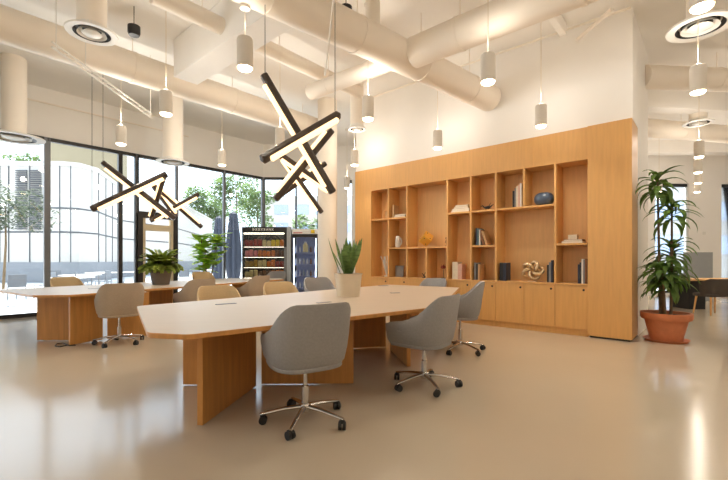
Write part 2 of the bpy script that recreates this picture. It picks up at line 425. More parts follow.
# pendants ---------------------------------------------------------
PB = 3.3
def make_pendant():
    e = empty('pendant_lamp', (0, 0, PB))
    MB().lathe([(.001, .345), (.03, .345), (.04, .335), (.04, .33), (.078, .32), (.085, .30), (.085, 0), (.078, 0), (.076, .03), (.001, .03)], n=24).build('lamp_housing', 'lamp_white', e, smooth=True)
    MB().lathe([(.001, -.022), (.062, -.022), (.074, -.012), (.077, .02)], n=20).build('lamp_lens', 'lens', e)
    MB().tube([(0, 0, .34), (0, 0, CEIL - PB - .03)], .004, 6).build('cable', 'pot_cream', e)
    MB().lathe([(.001, CEIL - PB - .035), (.055, CEIL - PB - .03), (.055, CEIL - PB - .001), (.001, CEIL - PB - .001)], n=16).build('ceiling_canopy', 'lamp_white', e, smooth=True)
    return e
pend = make_pendant(); reg(pend)
SPOT = 80; FILL = 14.5
pend_px = [(245, 68, 'nearest pendant, left of the front star lamp'), (166, 114, 'pendant hanging by the end of the boxed white beam'),
    (121, 144, 'pendant above the left bar of the rear star lamp'), (222, 165, 'pendant in front of the windows over the fiddle leaf plant'),
    (280, 146, 'pendant partly behind the front star lamp'), (368, 119, 'pendant beside the small diffuser left of the bookcase'),
    (488, 82, 'pendant against the white wall by the sloping duct end'), (541, 126, 'pendant hanging closest above the bookcase tall end'),
    (437.5, 148, 'small pendant above the bookcase gold cube side'), (354.5, 165, 'pendant at the left upper corner of the bookcase'),
    (698, 92, 'pendant directly below the large diffuser at upper right'), (702, 7, 'pendant cut off by the top right edge of the picture'),
    (699, 157, 'pendant below the further right hand diffuser'), (698, 172.5, 'second of the receding right hand pendants'),
    (698, 183, 'third of the receding right hand pendants'), (697, 192, 'farthest of the receding right hand pendants'),
    (347, 188, 'tiny far pendant between column and bookcase')]
used = False
def place_pend(p, label, fillf=1):
    global used
    o = pend if not used else copy_tree(pend); used = True
    o.location = p; tag(o, label, 'pendant lamp', 'white cylinder pendants under the ceiling')
    l = bpy.data.lights.new('pendant_light', 'SPOT'); l.energy = SPOT; l.color = (1, .905, .765); l.spot_size = R(125); l.spot_blend = .8; l.shadow_soft_size = .07
    lo = bpy.data.objects.new('pendant_light', l); C.objects.link(lo); lo.parent = o; lo.location = (0, 0, -.02)
    l = bpy.data.lights.new('ceiling_fill_light', 'POINT'); l.energy = FILL * fillf; l.color = (1, .92, .81); l.shadow_soft_size = .08  # fill light added above the housing to brighten ceiling and walls
    lo = bpy.data.objects.new('ceiling_fill_light', l); C.objects.link(lo); lo.parent = o; lo.location = (0, 0, .46)
    return o
FILLF = {0: .25, 6: .35, 7: .5, 8: .6, 1: .8, 2: 2.0, 3: 1.8, 4: 1.3}
for i_, (x, y, lb) in enumerate(pend_px):
    o_ = place_pend(px(x, y, PB), 'white cylinder ' + lb, FILLF.get(i_, 1))
    if False:      # this one hangs from the underside of the big duct
        for c_ in o_.children if False else [q for q in bpy.data.objects if q.parent == o_]:
            if c_.name.startswith('cable'): c_.scale.z = .62 / 1.67
            if c_.name.startswith('ceiling_canopy'): c_.location.z -= 1.03
for x, y in [(-3.9, 1.9), (3.9, .6), (-2.4, -1.6), (2.8, -1.6), (5.5, -1.2), (-6, -.5), (6.2, 2.4), (8.5, 4.6), (10.5, 9.3), (8, 6.6), (9, 12.2), (6.6, 11), (11.5, 6.2), (12.5, 11.5), (7.6, 3.9), (-5, -3.8), (0, -3.9), (5, -3.9)]:  # unseen pendants added to light the room and its darker right side
    place_pend(Vector((x, y, PB)), 'white cylinder pendant added beyond the visible ones to brighten the room')
for c_ in [q for q in bpy.data.objects if q.parent == pend]:      # the first one hangs from the underside of the big duct
    if c_.name.startswith('cable'): c_.scale.z = .62 / 1.67
    if c_.name.startswith('ceiling_canopy'): c_.location.z -= 1.03

# star lamps -------------------------------------------------------
def star_lamp(center, sticks, wires, label, top=CEIL - .01, k=1.15):
    e = empty('star_chandelier', center, 0, label, 'chandelier')
    for (x0, y0, x1, y1, Y0, Y1, w, face) in sticks:
        Y0 *= k; Y1 *= k; w *= k * .9375
        p0 = Vector(((x0 - 364) * Y0 / F, Y0, H + (HY - y0) * Y0 / F)); p1 = Vector(((x1 - 364) * Y1 / F, Y1, H + (HY - y1) * Y1 / F))
        d = (p1 - p0).normalized(); toward = (-(p0 + p1) / 2 + Vector((0, 0, H))).normalized()
        f = Vector(face); f = (f - d * f.dot(d)).normalized(); g = d.cross(f).normalized()
        M = Matrix.Identity(4)
        M.col[0] = (*d, 0); M.col[1] = (*f, 0); M.col[2] = (*g, 0); M.col[3] = (*((p0 + p1) / 2), 1)
        L = (p1 - p0).length
        o = MB().box(None, (L, w, w), M=M).build('light_bar', 'bar_bronze', e, world=True, bevel=w * .25)
        M2 = M.copy(); M2.col[3] = (*((p0 + p1) / 2 + f * w * .68), 1)
        inv = Matrix.Translation(e.location).inverted()
        mb2 = MB().box(None, (L * .86, w * .5, w * .64), M=M2); mb2.v = [inv @ v for v in mb2.v]
        mb2.build('led_strip', 'led', o, bevel=w * .12)
    for (x0, y0, Y, *tp) in wires:
        Y *= k
        p0 = Vector(((x0 - 364) * Y / F, Y, H + (HY - y0) * Y / F))
        MB().tube([p0, Vector((p0.x, p0.y, tp[0] if tp else top))], .004, 5).build('suspension_wire', 'black_metal', e, world=True)
    return e
DN = (-.55, -.3, -.8); 
star_lamp((-.8, 4.5, 2.6), [
    (263, 74, 333, 193, 3.75, 4.05, .075, (-.8, -.45, -.5)),
    (261.5, 160, 339, 114.5, 3.55, 4.0, .078, (.3, -.55, -.8)),
    (275, 200, 332, 130, 3.95, 4.2, .068, (-.7, -.45, -.1)),
    (281, 155, 322, 213, 4.2, 4.3, .05, (-.7, -.3, -.5)),
    (279, 154, 333, 192, 4.15, 4.35, .06, (-.3, -.35, -.8)),
    (275, 199, 326, 163, 4.3, 4.4, .055, (-.1, -.35, .8))],
    [(335, 116, 3.98), (265, 77, 3.76, 3.98)], 'cluster of six crossed dark bars with warm light strips, larger one above the front table')
star_lamp((-3.9, 7.2, 2.5), [
    (102, 162, 175, 219, 5.6, 5.9, .075, (-.6, -.4, -.7)),
    (91, 209.5, 167, 174, 5.4, 5.75, .08, (.2, -.4, -.9)),
    (165, 175, 151, 220, 5.8, 5.95, .06, (-1, -.3, 0)),
    (153, 186, 176, 217, 6.1, 6.0, .06, (1, -.3, .2)),
    (153.5, 185, 202, 227.5, 6.0, 6.2, .06, (.5, -.35, .8)),
    (150, 221, 199, 194, 5.9, 6.2, .06, (-.2, -.4, -.8))],
    [(103, 163, 5.62), (92, 209, 5.42)], 'cluster of crossed dark bars with warm light strips above the rear table', k=1.24)

# ------------------------------------------------------------------ tables
def rounded(poly, r, n=5):
    out = []; L = len(poly)
    for i in range(L):
        p = Vector(poly[i][:2]); a = Vector(poly[i - 1][:2]); b_ = Vector(poly[(i + 1) % L][:2])
        ra = min(r, (a - p).length * .4, (b_ - p).length * .4)
        A = p + (a - p).normalized() * ra; B = p + (b_ - p).normalized() * ra
        for k in range(n + 1):
            t = k / n; q = A * (1 - t) ** 2 + p * 2 * t * (1 - t) + B * t * t; out.append((q.x, q.y))
    return out
def table(loc, poly, label, panels, grommets, r=.05):
    e = empty('conference_table', loc, 0, label, 'table')
    o = MB().prism(rounded(poly, r), .705, .74, mi=0, mtop=1).build('tabletop', ['wood_table', 'top_window_wash'], e, world=True)
    md = o.modifiers.new('b', 'BEVEL'); md.width = .004; md.segments = 1; md.limit_method = 'ANGLE'; md.angle_limit = R(60)
    for (a, b_) in panels:
        a, b_ = Vector(a + (0,)), Vector(b_ + (0,)); d = (b_ - a).normalized(); n = Vector((-d.y, d.x, 0)) * .0225
        MB().prism([a - n, b_ - n, b_ + n, a + n], .012, .704).build('panel_leg', 'wood_table', e, world=True, bevel=.003)
    for (x, y, rz, l, w) in grommets:
        g = MB().box((x, y, .7425), (l, w, .005), rz).build('cable_hatch', 'grey_metal', e, world=True)
    return e
T1 = [(-1.43, 2.64), (-1.13, 2.57), (.785, 4.13), (1.67, 6.98), (.485, 7.82), (-2.37, 4.17)]
table((-.3, 5.2, 0), T1, 'front light wood conference table with panel legs and the snake plant on top',
      [((-1.198, 2.92), (-1.055, 3.84)), ((-1.756, 3.90), (-1.14, 3.90)), ((-1.0, 3.92), (-.103, 3.935)), ((.508, 4.54), (.37, 5.40)), ((-.45, 5.45), (.30, 5.6)), ((.65, 6.2), (.95, 7.0))],
      [(*px(226, 304, .74)[:2], .72, .22, .05), (*px(324, 302.6, .74)[:2], .72, .18, .05), (*px(383, 285.8, .74)[:2], .3, .18, .08), (*px(395, 293, .74)[:2], .3, .14, .06)])
T2 = [(-4.5, 5.45), (-4.05, 5.49), (-2.0, 10.0), (-2.2, 10.5), (-3.6, 10.6), (-5.95, 6.45)]
table((-3.8, 8.0, 0), T2, 'rear light wood conference table near the windows with the bushy potted plant on top',
      [((-4.2, 5.70), (-3.98, 6.08)), ((-4.93, 6.05), (-4.3, 6.05)), ((-3.94, 6.14), (-3.45, 6.42)), ((-4.35, 8.0), (-3.85, 8.05)), ((-3.55, 8.6), (-3.1, 8.95)), ((-3.1, 9.4), (-2.7, 9.6))],
      [(*px(96, 288.4, .74)[:2], .9, .22, .05), (*px(219, 279, .74)[:2], .9, .2, .05)])

# ------------------------------------------------------------------ chairs
def make_chair(fab, name='conference_chair'):
    e = empty(name, (0, 0, 0))
    # shell: U in plan, high at the back, arms falling to the front; chair faces +Y
    mb = MB(); nu = 30; rows = []
    def plan_pt(u, k):   # u -1..1, returns point and outward normal
        a = u * R(128)
        sx_, cy_ = math.sin(a), math.cos(a)
        x = math.copysign(abs(sx_) ** .62, sx_) * .305; y = -math.copysign(abs(cy_) ** .72, cy_) * .27
        if abs(a) > PI / 2:
            x = math.copysign(.305 - .09 * (abs(a) - PI / 2) ** 1.5, a); y = (abs(a) - PI / 2) * .44
        return Vector((x, y, 0))
    for i in range(nu + 1):
        u = -1 + 2 * i / nu
        p = plan_pt(u, 0); q = plan_pt(min(1, u + .01), 0) - plan_pt(max(-1, u - .01), 0); nrm = Vector((q.y, -q.x, 0)).normalized()
        au = abs(u)
        tt = min(1, max(0, (au - .23) / .60)); h = .885 - .25 * (tt * .6 + .4 * (0.5 - .5 * math.cos(PI * tt)))
        if au > .9: h = .635 - .03 * ((au - .9) / .1)
        lean = .05 * max(0, math.cos(u * R(128))) ; th = .038 if au < .95 else .03
        ring = []
        zb = .40
        for (o_, z_) in [(-.05, zb), (-.012, zb + .05), (0, zb + .15), (.0, (zb + h) / 2 + .03), (0, h - .02), (-th * .25, h), (-th * .75, h), (-th, h - .02), (-th, (zb + h) / 2 + .03), (-th, zb + .15), (-th - .012, zb + .05), (-th - .04, zb + .01)]:
            f = (z_ - zb) / (.885 - zb)
            ring.append(p * (.94 + .06 * min(1, f * 2)) + nrm * (o_ + lean * f * f) + Vector((0, 0, z_)))
        rows.append(ring)
    nr = len(rows[0])
    vs = [v for r_ in rows for v in r_]; fs = []
    for i in range(nu):
        for j in range(nr):
            j2 = (j + 1) % nr; fs.append((i * nr + j, (i + 1) * nr + j, (i + 1) * nr + j2, i * nr + j2))
    fs.append(tuple(range(nr))); fs.append(tuple(nu * nr + j for j in range(nr))[::-1])
    mb.add(vs, fs)
    mb.build('seat_shell', fab, e, smooth=True)
    # pan closing the bottom
    out = [plan_pt(-1 + 2 * i / 24, 0) * .86 for i in range(25)]
    MB().prism([(p.x, p.y) for p in out], .395, .43).build('seat_pan', fab, e, bevel=.01)
    out = [plan_pt(-1 + 2 * i / 24, 0) * .85 + Vector((0, .01, 0)) for i in range(25)]
    MB().prism([(p.x, p.y) for p in out], .43, .50).build('seat_cushion', fab, e, bevel=.02, smooth=True)
    mb = MB(); mb.tube([(0, 0, .10), (0, 0, .24)], .028, 16); mb.tube([(0, 0, .24), (0, 0, .38)], .016, 12); mb.box((0, 0, .385), (.16, .16, .02)); mb.build('gas_lift', 'chrome', e, smooth=True)
    MB().lathe([(.001, .075), (.035, .075), (.042, .09), (.042, .125), (.03, .14), (.001, .14)], n=20).build('base_hub', 'chrome', e, smooth=True)
    for k in range(5):
        a = 2 * PI * k / 5 + .22; d = Vector((math.cos(a), math.sin(a), 0))
        lg = MB().tube([d * .03 + Vector((0, 0, .115)), d * .16 + Vector((0, 0, .103)), d * .30 + Vector((0, 0, .078)), d * .333 + Vector((0, 0, .072))], [.022, .018, .015, .012], 10, sc=(1, .75)).build('base_leg', 'chrome', e, smooth=True)
        ca = a + 1.1 + k; t = Vector((-math.sin(ca), math.cos(ca), 0)); cd = Vector((math.cos(ca), math.sin(ca), 0)); c_ = d * .323 + Vector((0, 0, .03)) + cd * .012
        w = MB()
        for sg in (-1, 1): w.tube([c_ + t * sg * .006, c_ + t * sg * .026], .03, 16)
        w.tube([d * .323 + Vector((0, 0, .05)), d * .323 + Vector((0, 0, .078))], .01, 8)
        w.tube([c_ + Vector((0, 0, .026)) - t * .02, c_ + Vector((0, 0, .026)) + t * .02], .014, 8)
        w.build('caster', 'rubber', lg, smooth=True)
    return e
protos = {}
def chair(x, y, face, fab, label, lift=0, group='tub office chairs around the conference tables', spin=None):
    """face = compass direction (x, y) the sitter looks to"""
    if fab not in protos:
        protos[fab] = make_chair(fab); reg(protos[fab]); o = protos[fab]
    else: o = copy_tree(protos[fab])
    o.location = (x, y, 0); o.rotation_euler.z = math.atan2(face[1], face[0]) - PI / 2
    tag(o, label, 'chair', group)
    return o
def settle(o, lift):
    """set the seat height on its gas lift"""
    for ch in bpy.data.objects:
        if ch.parent == o and ch.name.split('.')[0] in ('seat_shell', 'seat_pan', 'seat_cushion'): ch.location.z += lift
        if ch.parent == o and ch.name.split('.')[0] == 'gas_lift': ch.location.z += lift * .98
chs = []
def ch(*a, lift=0, **k): chs.append((chair(*a, **k), lift))
ch(-.445, 3.03, (-.54, .84), 'fabric_grey', 'grey chair in the foreground seen from behind at the front table', lift=.03)
ch(.585, 3.88, (-.82, .57), 'fabric_grey', 'grey chair at the front table corner, right of the foreground one', lift=.01)
ch(1.29, 5.36, (-.957, .29), 'fabric_grey', 'grey chair behind the corner one, nearest the bookcase doors', lift=.05)
ch(1.27, 7.84, (-.656, -.755), 'fabric_grey', 'grey chair beyond the front table tip whose back just shows before the bookcase', lift=-.03)
ch(-.80, 7.55, (.5, -.87), 'fabric_grey', 'grey chair hidden mostly behind the cream pot of the snake plant', lift=.0)
ch(-1.95, 5.5, (.6, -.8), 'fabric_tan', 'tan chair across the front table, left of the two', lift=-.03)
ch(-1.30, 6.5, (.55, -.83), 'fabric_tan', 'tan chair across the front table, right of the two', lift=-.03)
ch(-3.58, 5.85, (-.66, .75), 'fabric_taupe', 'taupe chair seen from behind at the near side of the rear table', lift=.01)
ch(-6.05, 8.25, (.88, -.47), 'fabric_tan', 'tan chair by the left window beyond the rear table', lift=-.02)
ch(-3.05, 7.22, (-.80, .60), 'fabric_taupe', 'taupe chair under the bushy plant at the rear table', lift=.0)
ch(-2.42, 8.75, (-.86, .50), 'fabric_taupe', 'taupe chair at the right end of the rear table near the vending machine', lift=.0)
ch(-4.20, 10.62, (.75, -.66), 'fabric_tan', 'tan chair below the fiddle leaf plant beyond the rear table', lift=.02)
ch(-2.52, 11.12, (-.3, -.95), 'fabric_grey', 'light grey chair in front of the vending machine at the rear table end', lift=.02)
for o, l in chs: settle(o, l)

pts = [px(x, y, .008) for x, y in ((75, 344), (68, 345), (60, 346.5), (55, 346), (57, 343.5), (63, 343), (69, 345.5), (78, 345))]
sm = []
for a_, b_ in zip(pts[:-1], pts[1:]): sm += [a_.lerp(b_, t / 4) for t in range(4)]
thing_mesh(MB().tube(sm, .007, 6), 'power_cord', 'rubber', 'black power cord coiled on the floor at the foot of the rear table', 'cord', smooth=True)
# ------------------------------------------------------------------ bookcase
RZ = math.atan2(-.656, .755)
bc = empty('bookcase', K, RZ, 'wall-length light oak bookcase with open cells above a row of cabinet doors', 'bookcase')
def tx(x):
    """distance along the bookcase front (negative local x) for a picture column"""
    return (F * K.x - (x - 364) * K.y) / (.755 * F + .656 * (x - 364))
def zx(x, y):
    t = tx(x); Y = K.y + .656 * t; return H + (HY - y) * Y / F
TOP = 3.33; CT = .70; OT = zx(588, 159)     # top, counter height, top of openings
CT = zx(575, 283.5)
TH = .033; D = .40
XL = -tx(371); XR = -tx(588)
def lb(x): return -tx(x)
LEFT = -WT
MB().b2((LEFT, .02, OT + .002), (XR, UD - .005, TOP - .002)).build('fascia_backing', 'wood_in', bc)
fx = [LEFT, lb(396), lb(438), lb(482), lb(532), XR]
for a_, b_ in zip(fx[:-1], fx[1:]): MB().b2((a_ + .0015, 0, OT), (b_ - .0015, .02, TOP)).build('fascia_panel', 'wood', bc)
MB().b2((LEFT, 0, 0.0), (XL, UD - .005, OT)).build('end_panel', 'wood', bc, bevel=.002)
MB().b2((XR + .0, -.03, .03), (0, UD - .005, TOP)).build('end_panel', 'wood', bc, bevel=.002)
MB().b2((XR + .03, 0, 0), (-.03, UD - .03, .03)).build('end_plinth', 'black_metal', bc)
MB().b2((XL, D, CT), (XR, UD - .005, OT)).build('back_panel', 'wood_in', bc)
MB().b2((XL, -.02, CT - .03), (XR, UD - .005, CT)).build('counter', 'wood', bc, bevel=.003)
MB().b2((XL, .012, .1), (XR, UD - .005, CT - .03)).build('cabinet_body', 'wood_in', bc)
MB().b2((XL, .03, 0), (XR, UD - .01, .1)).build('plinth', 'wood', bc)
dv = {388: (CT, OT), 406.5: (CT, OT), 447: (CT, OT), 470.5: (CT, OT), 495.5: (CT, OT), 555: (CT, OT)}
z218 = zx(379, 218.5); zA = zx(397, 217); zB = zx(397, 247); zC = zx(459, 212); zD = zx(483, 210); zE = zx(483, 245.5); zF = zx(525, 206.3); zG = zx(572, 243)
zB = (zB + zE) / 2; zB = zE = zB
zC = zD = zF = z218 = zA = (zC + zD + zF + z218 + zA) / 5
for x, (a, b_) in dv.items():
    MB().b2((lb(x) - TH / 2, .004, a), (lb(x) + TH / 2, D, b_)).build('divider', 'wood', bc)
MB().b2((lb(426) - TH / 2, .004, CT), (lb(426) + TH / 2, D, zB - TH)).build('divider', 'wood', bc)
MB().b2((lb(523.7) - TH / 2, .004, zF), (lb(523.7) + TH / 2, D, OT)).build('divider', 'wood', bc)
def shelf(x0, x1, z):
    MB().b2((lb(x0) + TH / 2, .008, z - TH), (lb(x1) - TH / 2, D, z)).build('shelf', 'wood', bc)
shelf(371, 388, z218); shelf(388, 406.5, zA); shelf(388, 406.5, zB); shelf(406.5, 447, zB); shelf(447, 470.5, zC)
shelf(470.5, 495.5, zD); shelf(470.5, 495.5, zE); shelf(495.5, 555, zF); shelf(555, 588, zG)
dxs = [371, 388, 406.5, 426, 447, 470.5, 495.5, 524, 555, 588]
for i, (a, b_) in enumerate(zip(dxs[:-1], dxs[1:])):
    d_ = MB().b2((lb(a) + .003, -.008, .11), (lb(b_) - .003, .012, CT - .034)).build('cabinet_door', 'wood', bc, bevel=.002)
    kx = lb(b_) - .06 if i not in (5,) else lb(b_) - .06
    MB().tube([(kx, -.008, CT - .10), (kx, -.012, CT - .10)], .018, 14).build('finger_hole', 'rubber', d_)
BEFORE = set(o.name for o in bpy.data.objects)
def onshelf(x, depth, z):
    t = tx(x); return K + S * t + N * depth + Vector((0, 0, z))
def book(x, z, h, w, th, mt, label, depth=.16, lean=0, flat=False, group='books in the bookcase', rz=0):
    mb = MB()
    if flat:
        mb.b2((-h / 2, -w / 2, 0), (h / 2, w / 2, th), mi=0); mb.b2((-h / 2 + .004, -w / 2 - .002, .004), (h / 2 - .004, w / 2 - .01, th - .004), mi=1)
    else:
        mb.b2((-th / 2, -w / 2, 0), (th / 2, w / 2, h), mi=0); mb.b2((-th / 2 + .003, -w / 2 + .01, .004), (th / 2 - .003, w / 2 + .002, h + .001), mi=1)
    o = mb.build('book', [mt, 'paper'], None, loc=onshelf(x, depth, z))
    o.rotation_euler = (0, 0, RZ + rz)
    if lean:
        o.rotation_euler = (Matrix.Rotation(RZ, 4, 'Z') @ Matrix.Rotation(lean, 4, 'Y')).to_euler()
        o.location.z += abs(math.sin(lean)) * th / 2
    tag(o, label, 'book', group); return o
SC = 1.1
def row(x0, z, specs, where, depth=.16):
    x = None; p = lb(x0)
    for i, (h, w, th, mt, col) in enumerate(specs):
        mb = MB(); mb.b2((-th / 2, -w / 2, 0), (th / 2, w / 2, h), mi=0); mb.b2((-th / 2 + .003, -w / 2 + .01, .004), (th / 2 - .003, w / 2 + .002, h + .001), mi=1)
        q = p + th * SC / 2; p += th * SC + .002
        o = mb.build('book', [mt, 'paper'], None, loc=K - S * q + N * depth + Vector((0, 0, z)), rz=RZ)
        tag(o, f'{col} book standing {where}', 'book', 'books in the bookcase')
book(391.5, zA, .26, .18, .035, 'bk_tan', 'tan book standing upright beside a flat stack in the upper left cells')
book(398, zA, .27, .2, .03, 'bk_black', 'dark flat book under the white one in the upper left cells', flat=True)
book(398.5, zA + .034, .26, .19, .03, 'bk_white', 'white flat book on a dark one in the upper left cells', flat=True)
for i, (mt, w, nm) in enumerate([('bk_cream', .34, 'lowest cream'), ('bk_white', .33, 'second white'), ('bk_tan', .28, 'third tan'), ('bk_cream', .24, 'topmost cream')]):
    book(459 + i * .5, zC + i * .0345, w, .22, .03, mt, f'{nm} book of the flat stack in the fourth column top cell', flat=True)
row(474.5, zE, [(.30, .2, .028, 'bk_navy', 'tall navy'), (.29, .2, .03, 'bk_teal', 'tall teal'), (.27, .2, .022, 'bk_white', 'slim white')], 'at the left of the middle cell in the fifth column')
book(482.5, zE, .27, .2, .03, 'bk_brown', 'brown book leaning in the fifth column middle cell', lean=-.28)
book(485.5, zE, .25, .2, .035, 'bk_tan', 'tan book leaning behind the brown one in the fifth column', lean=-.34)
row(473, CT, [(.30, .2, .03, 'bk_grey', 'grey'), (.28, .2, .035, 'bk_black', 'black'), (.27, .2, .03, 'bk_tan', 'tan')], 'in the bottom cell of the fifth column')
row(511.5, zF, [(.27, .2, .03, 'bk_black', 'black'), (.31, .2, .025, 'bk_grey', 'grey'), (.34, .2, .03, 'bk_cream', 'cream'), (.36, .2, .028, 'bk_pink', 'pink'), (.38, .2, .024, 'bk_white', 'white')], 'in the top cell left of the dark oval vase')
row(451, CT, [(.31, .16, .11, 'bk_cream', 'thick cream')], 'in the bottom of the fourth column, left of a pair', .14)
row(456.5, CT, [(.27, .16, .08, 'bk_pink', 'thick pink')], 'in the bottom of the fourth column, right of a pair', .14)
row(498.5, CT, [(.30, .2, .06, 'bk_black', 'thick black'), (.30, .2, .045, 'bk_navy', 'thick navy')], 'left of the gold knot sculpture')
row(546, CT, [(.27, .2, .025, 'bk_black', 'short black'), (.31, .2, .03, 'bk_grey', 'grey'), (.34, .2, .025, 'bk_navy', 'navy')], 'right of the gold knot sculpture')
row(577, CT, [(.28, .2, .022, 'bk_navy', 'navy'), (.31, .2, .022, 'bk_black', 'black'), (.36, .2, .022, 'bk_white', 'tall white'), (.35, .2, .02, 'bk_grey', 'tall grey'), (.36, .2, .022, 'bk_brown', 'brown')], 'in the bottom right corner cell')
book(571, zG, .28, .2, .03, 'bk_white', 'white flat book at the bottom of the stack in the right column', flat=True)
book(572, zG + .034, .25, .18, .025, 'bk_brown', 'brown flat book on the white one in the right column', flat=True)
e = empty('keepsake_box', onshelf(571, .15, zG + .063), RZ, 'small cream keepsake box on the flat books in the right column', 'box')
MB().b2((-.06, -.05, 0), (.06, .05, .05)).build('box_body', 'bk_cream', e, bevel=.003); MB().b2((-.063, -.053, .05), (.063, .053, .07)).build('lid', 'pot_cream', e, bevel=.003)
# wooden frame, top left cell
e = empty('picture_frame', onshelf(382, .2, z218), RZ, 'small wooden picture frame in the top left cell', 'picture frame')
mb = MB(); mb.b2((-.08, 0, 0), (.08, .02, .015)); mb.b2((-.08, 0, .165), (.08, .02, .18)); mb.b2((-.08, 0, .015), (-.065, .02, .165)); mb.b2((.065, 0, .015), (.08, .02, .165)); mb.build('frame', 'wood_table', e)
MB().b2((-.065, .008, .015), (.065, .014, .165)).build('picture', 'bk_tan', e)
# coral
mb = MB(); random.seed(3)
for k in range(26):
    a = random.uniform(-.9, .9); L = random.uniform(.28, .42); b2 = random.uniform(-.25, .25)
    p = [Vector((0, 0, .03))]
    for i in range(1, 6): p.append(Vector((math.sin(a) * L * i / 5 * .36 + random.uniform(-.012, .012), b2 * L * i / 5 * .3, .03 + L * i / 5 * math.cos(a * .35))))
    mb.tube(p, [.009, .009, .008, .008, .007, .011], 6)
mb.lathe([(.001, 0), (.045, 0), (.045, .03), (.001, .035)], n=14)
thing_mesh(mb, 'coral_sculpture', 'white_ceramic', 'white branching coral sculpture in the lower left cell', 'sculpture', smooth=True, loc=onshelf(382.5, .15, CT))
# ring-like ceramic
e = empty('ceramic_vase', onshelf(395, .15, zB), RZ, 'grey white ceramic vase with a side loop in the second column', 'vase')
MB().lathe([(.001, 0), (.045, 0), (.055, .06), (.05, .16), (.04, .23), (.035, .235), (.03, .2), (.001, .19)], (-.03, 0, 0), 20).build('vase_body', 'white_ceramic', e, smooth=True)
MB().tube([(.01 + .055 * math.cos(a_), 0, .12 + .075 * math.sin(a_)) for a_ in [R(-80 + i * 20) for i in range(9)]], .014, 8).build('loop_handle', 'white_ceramic', e, smooth=True)
# pewter photo block
e = empty('photo_frame', onshelf(395, .16, CT), RZ, 'silver photo frame standing in the bottom cell of the second column', 'picture frame')
mb = MB(); mb.b2((-.1, 0, 0), (.1, .03, .02)); mb.b2((-.1, 0, .21), (.1, .03, .23)); mb.b2((-.1, 0, .02), (-.08, .03, .21)); mb.b2((.08, 0, .02), (.1, .03, .21)); mb.build('frame', 'pewter', e)
MB().b2((-.08, .01, .02), (.08, .02, .21)).build('picture', 'bk_grey', e)
# gold cube, standing on a corner edge with round holes
o_ = onshelf(422, .16, zB)
e = empty('cube_sculpture', o_, RZ, 'gold pierced cube balanced on its corner in the wide third cell', 'sculpture')
Mx = Matrix.Translation((0, 0, .158)) @ Matrix.Rotation(math.atan(math.sqrt(2)), 4, Vector((1, -1, 0)).normalized()) 
mb = MB().box(None, (.185, .185, .185), M=Mx); mb.build('cube_body', 'gold', e, bevel=.008)
mb = MB()
for ax in range(3):
    for sg in (-1, 1):
        for (u, v) in ((-.045, -.045), (.045, .045)):
            c0 = [0, 0, 0]; c0[ax] = sg * .0925; c0[(ax + 1) % 3] = u; c0[(ax + 2) % 3] = v
            c1 = list(c0); c1[ax] = sg * .0945
            mb.tube([Mx @ Vector(c0), Mx @ Vector(c1)], .011, 10)
mb.build('dark_dots', 'dark_iron', e)
e = empty('figurine', onshelf(443, .14, zB), RZ, 'small brown figurine at the right of the gold cube cell', 'figurine')
mb = MB(); mb.lathe([(.001, 0), (.03, 0), (.03, .012), (.008, .02), (.012, .07), (.02, .1), (.008, .125), (.001, .13)], n=12); mb.ball((0, 0, .15), .022, 10); mb.tube([(-.03, 0, .07), (0, 0, .1), (.03, 0, .12)], .007, 6)
mb.build('figure', 'bk_brown', e, smooth=True)
e = empty('twig_sculpture', onshelf(421, .15, CT), RZ, 'small dark forked twig sculpture in the bottom of the third column', 'sculpture')
mb = MB(); mb.tube([(-.06, 0, .09), (-.02, 0, .04), (.0, 0, .008), (.03, 0, .05), (.05, 0, .13)], [.006, .01, .012, .01, .006], 8); mb.tube([(-.02, 0, .04), (.0, 0, .08), (.01, 0, .11)], .006, 6); mb.b2((-.04, -.03, 0), (.04, .03, .01)); mb.build('twig', 'dark_iron', e, smooth=True)
e = empty('dried_flower', onshelf(439.5, .15, CT), RZ, 'dark red dried flower head on a thin stem in the third column', 'flower')
MB().tube([(0, 0, 0), (.005, 0, .1), (0, 0, .18)], .004, 6).build('stem', 'dark_iron', e); MB().lathe([(.001, 0), (.04, 0), (.04, .01), (.001, .012)], n=14).build('base', 'dark_iron', e)
mb = MB(); mb.ball((0, 0, .21), (.055, .03, .03), 12)
for k in range(16): mb.leaf((0, 0, .2), k * PI / 8, .3 + .4 * (k % 3), .075, .02, .3, 3)
mb.build('flower_head', 'red_dry', e, smooth=True)
e = empty('bird_figurine', onshelf(484, .15, zD), RZ, 'small black spiky bird figurine in the fifth column top cell', 'figurine')
mb = MB(); mb.ball((0, 0, .05), (.06, .025, .025), 12); mb.tube([(-.05, 0, .05), (-.09, 0, .09), (-.12, 0, .07)], [.014, .01, .004], 6); mb.tube([(.04, 0, .05), (.11, 0, .1)], [.012, .004], 6); mb.tube([(.02, 0, .06), (.05, .02, .13)], [.01, .003], 6)
mb.tube([(-.02, 0, .04), (-.03, 0, 0)], .005, 5); mb.tube([(.02, 0, .04), (.03, 0, 0)], .005, 5); mb.build('bird', 'dark_iron', e, smooth=True)
mb = MB(); pr = [(.02, .0), (.06, .0)] + [(.045 + .085 * math.sin(PI * t_), .085 - .085 * math.cos(PI * t_)) for t_ in [i / 10 for i in range(1, 10)]] + [(.035, .172), (.02, .165), (.015, .12)]
mb.lathe(pr, n=28)
for v in mb.v: v.x *= 1.15; v.z *= 1.2
thing_mesh(mb, 'oval_vase', 'blue_glaze', 'dark blue grey oval vase in the top cell of the seventh column', 'vase', smooth=True, loc=onshelf(541, .16, zF), rz=RZ)
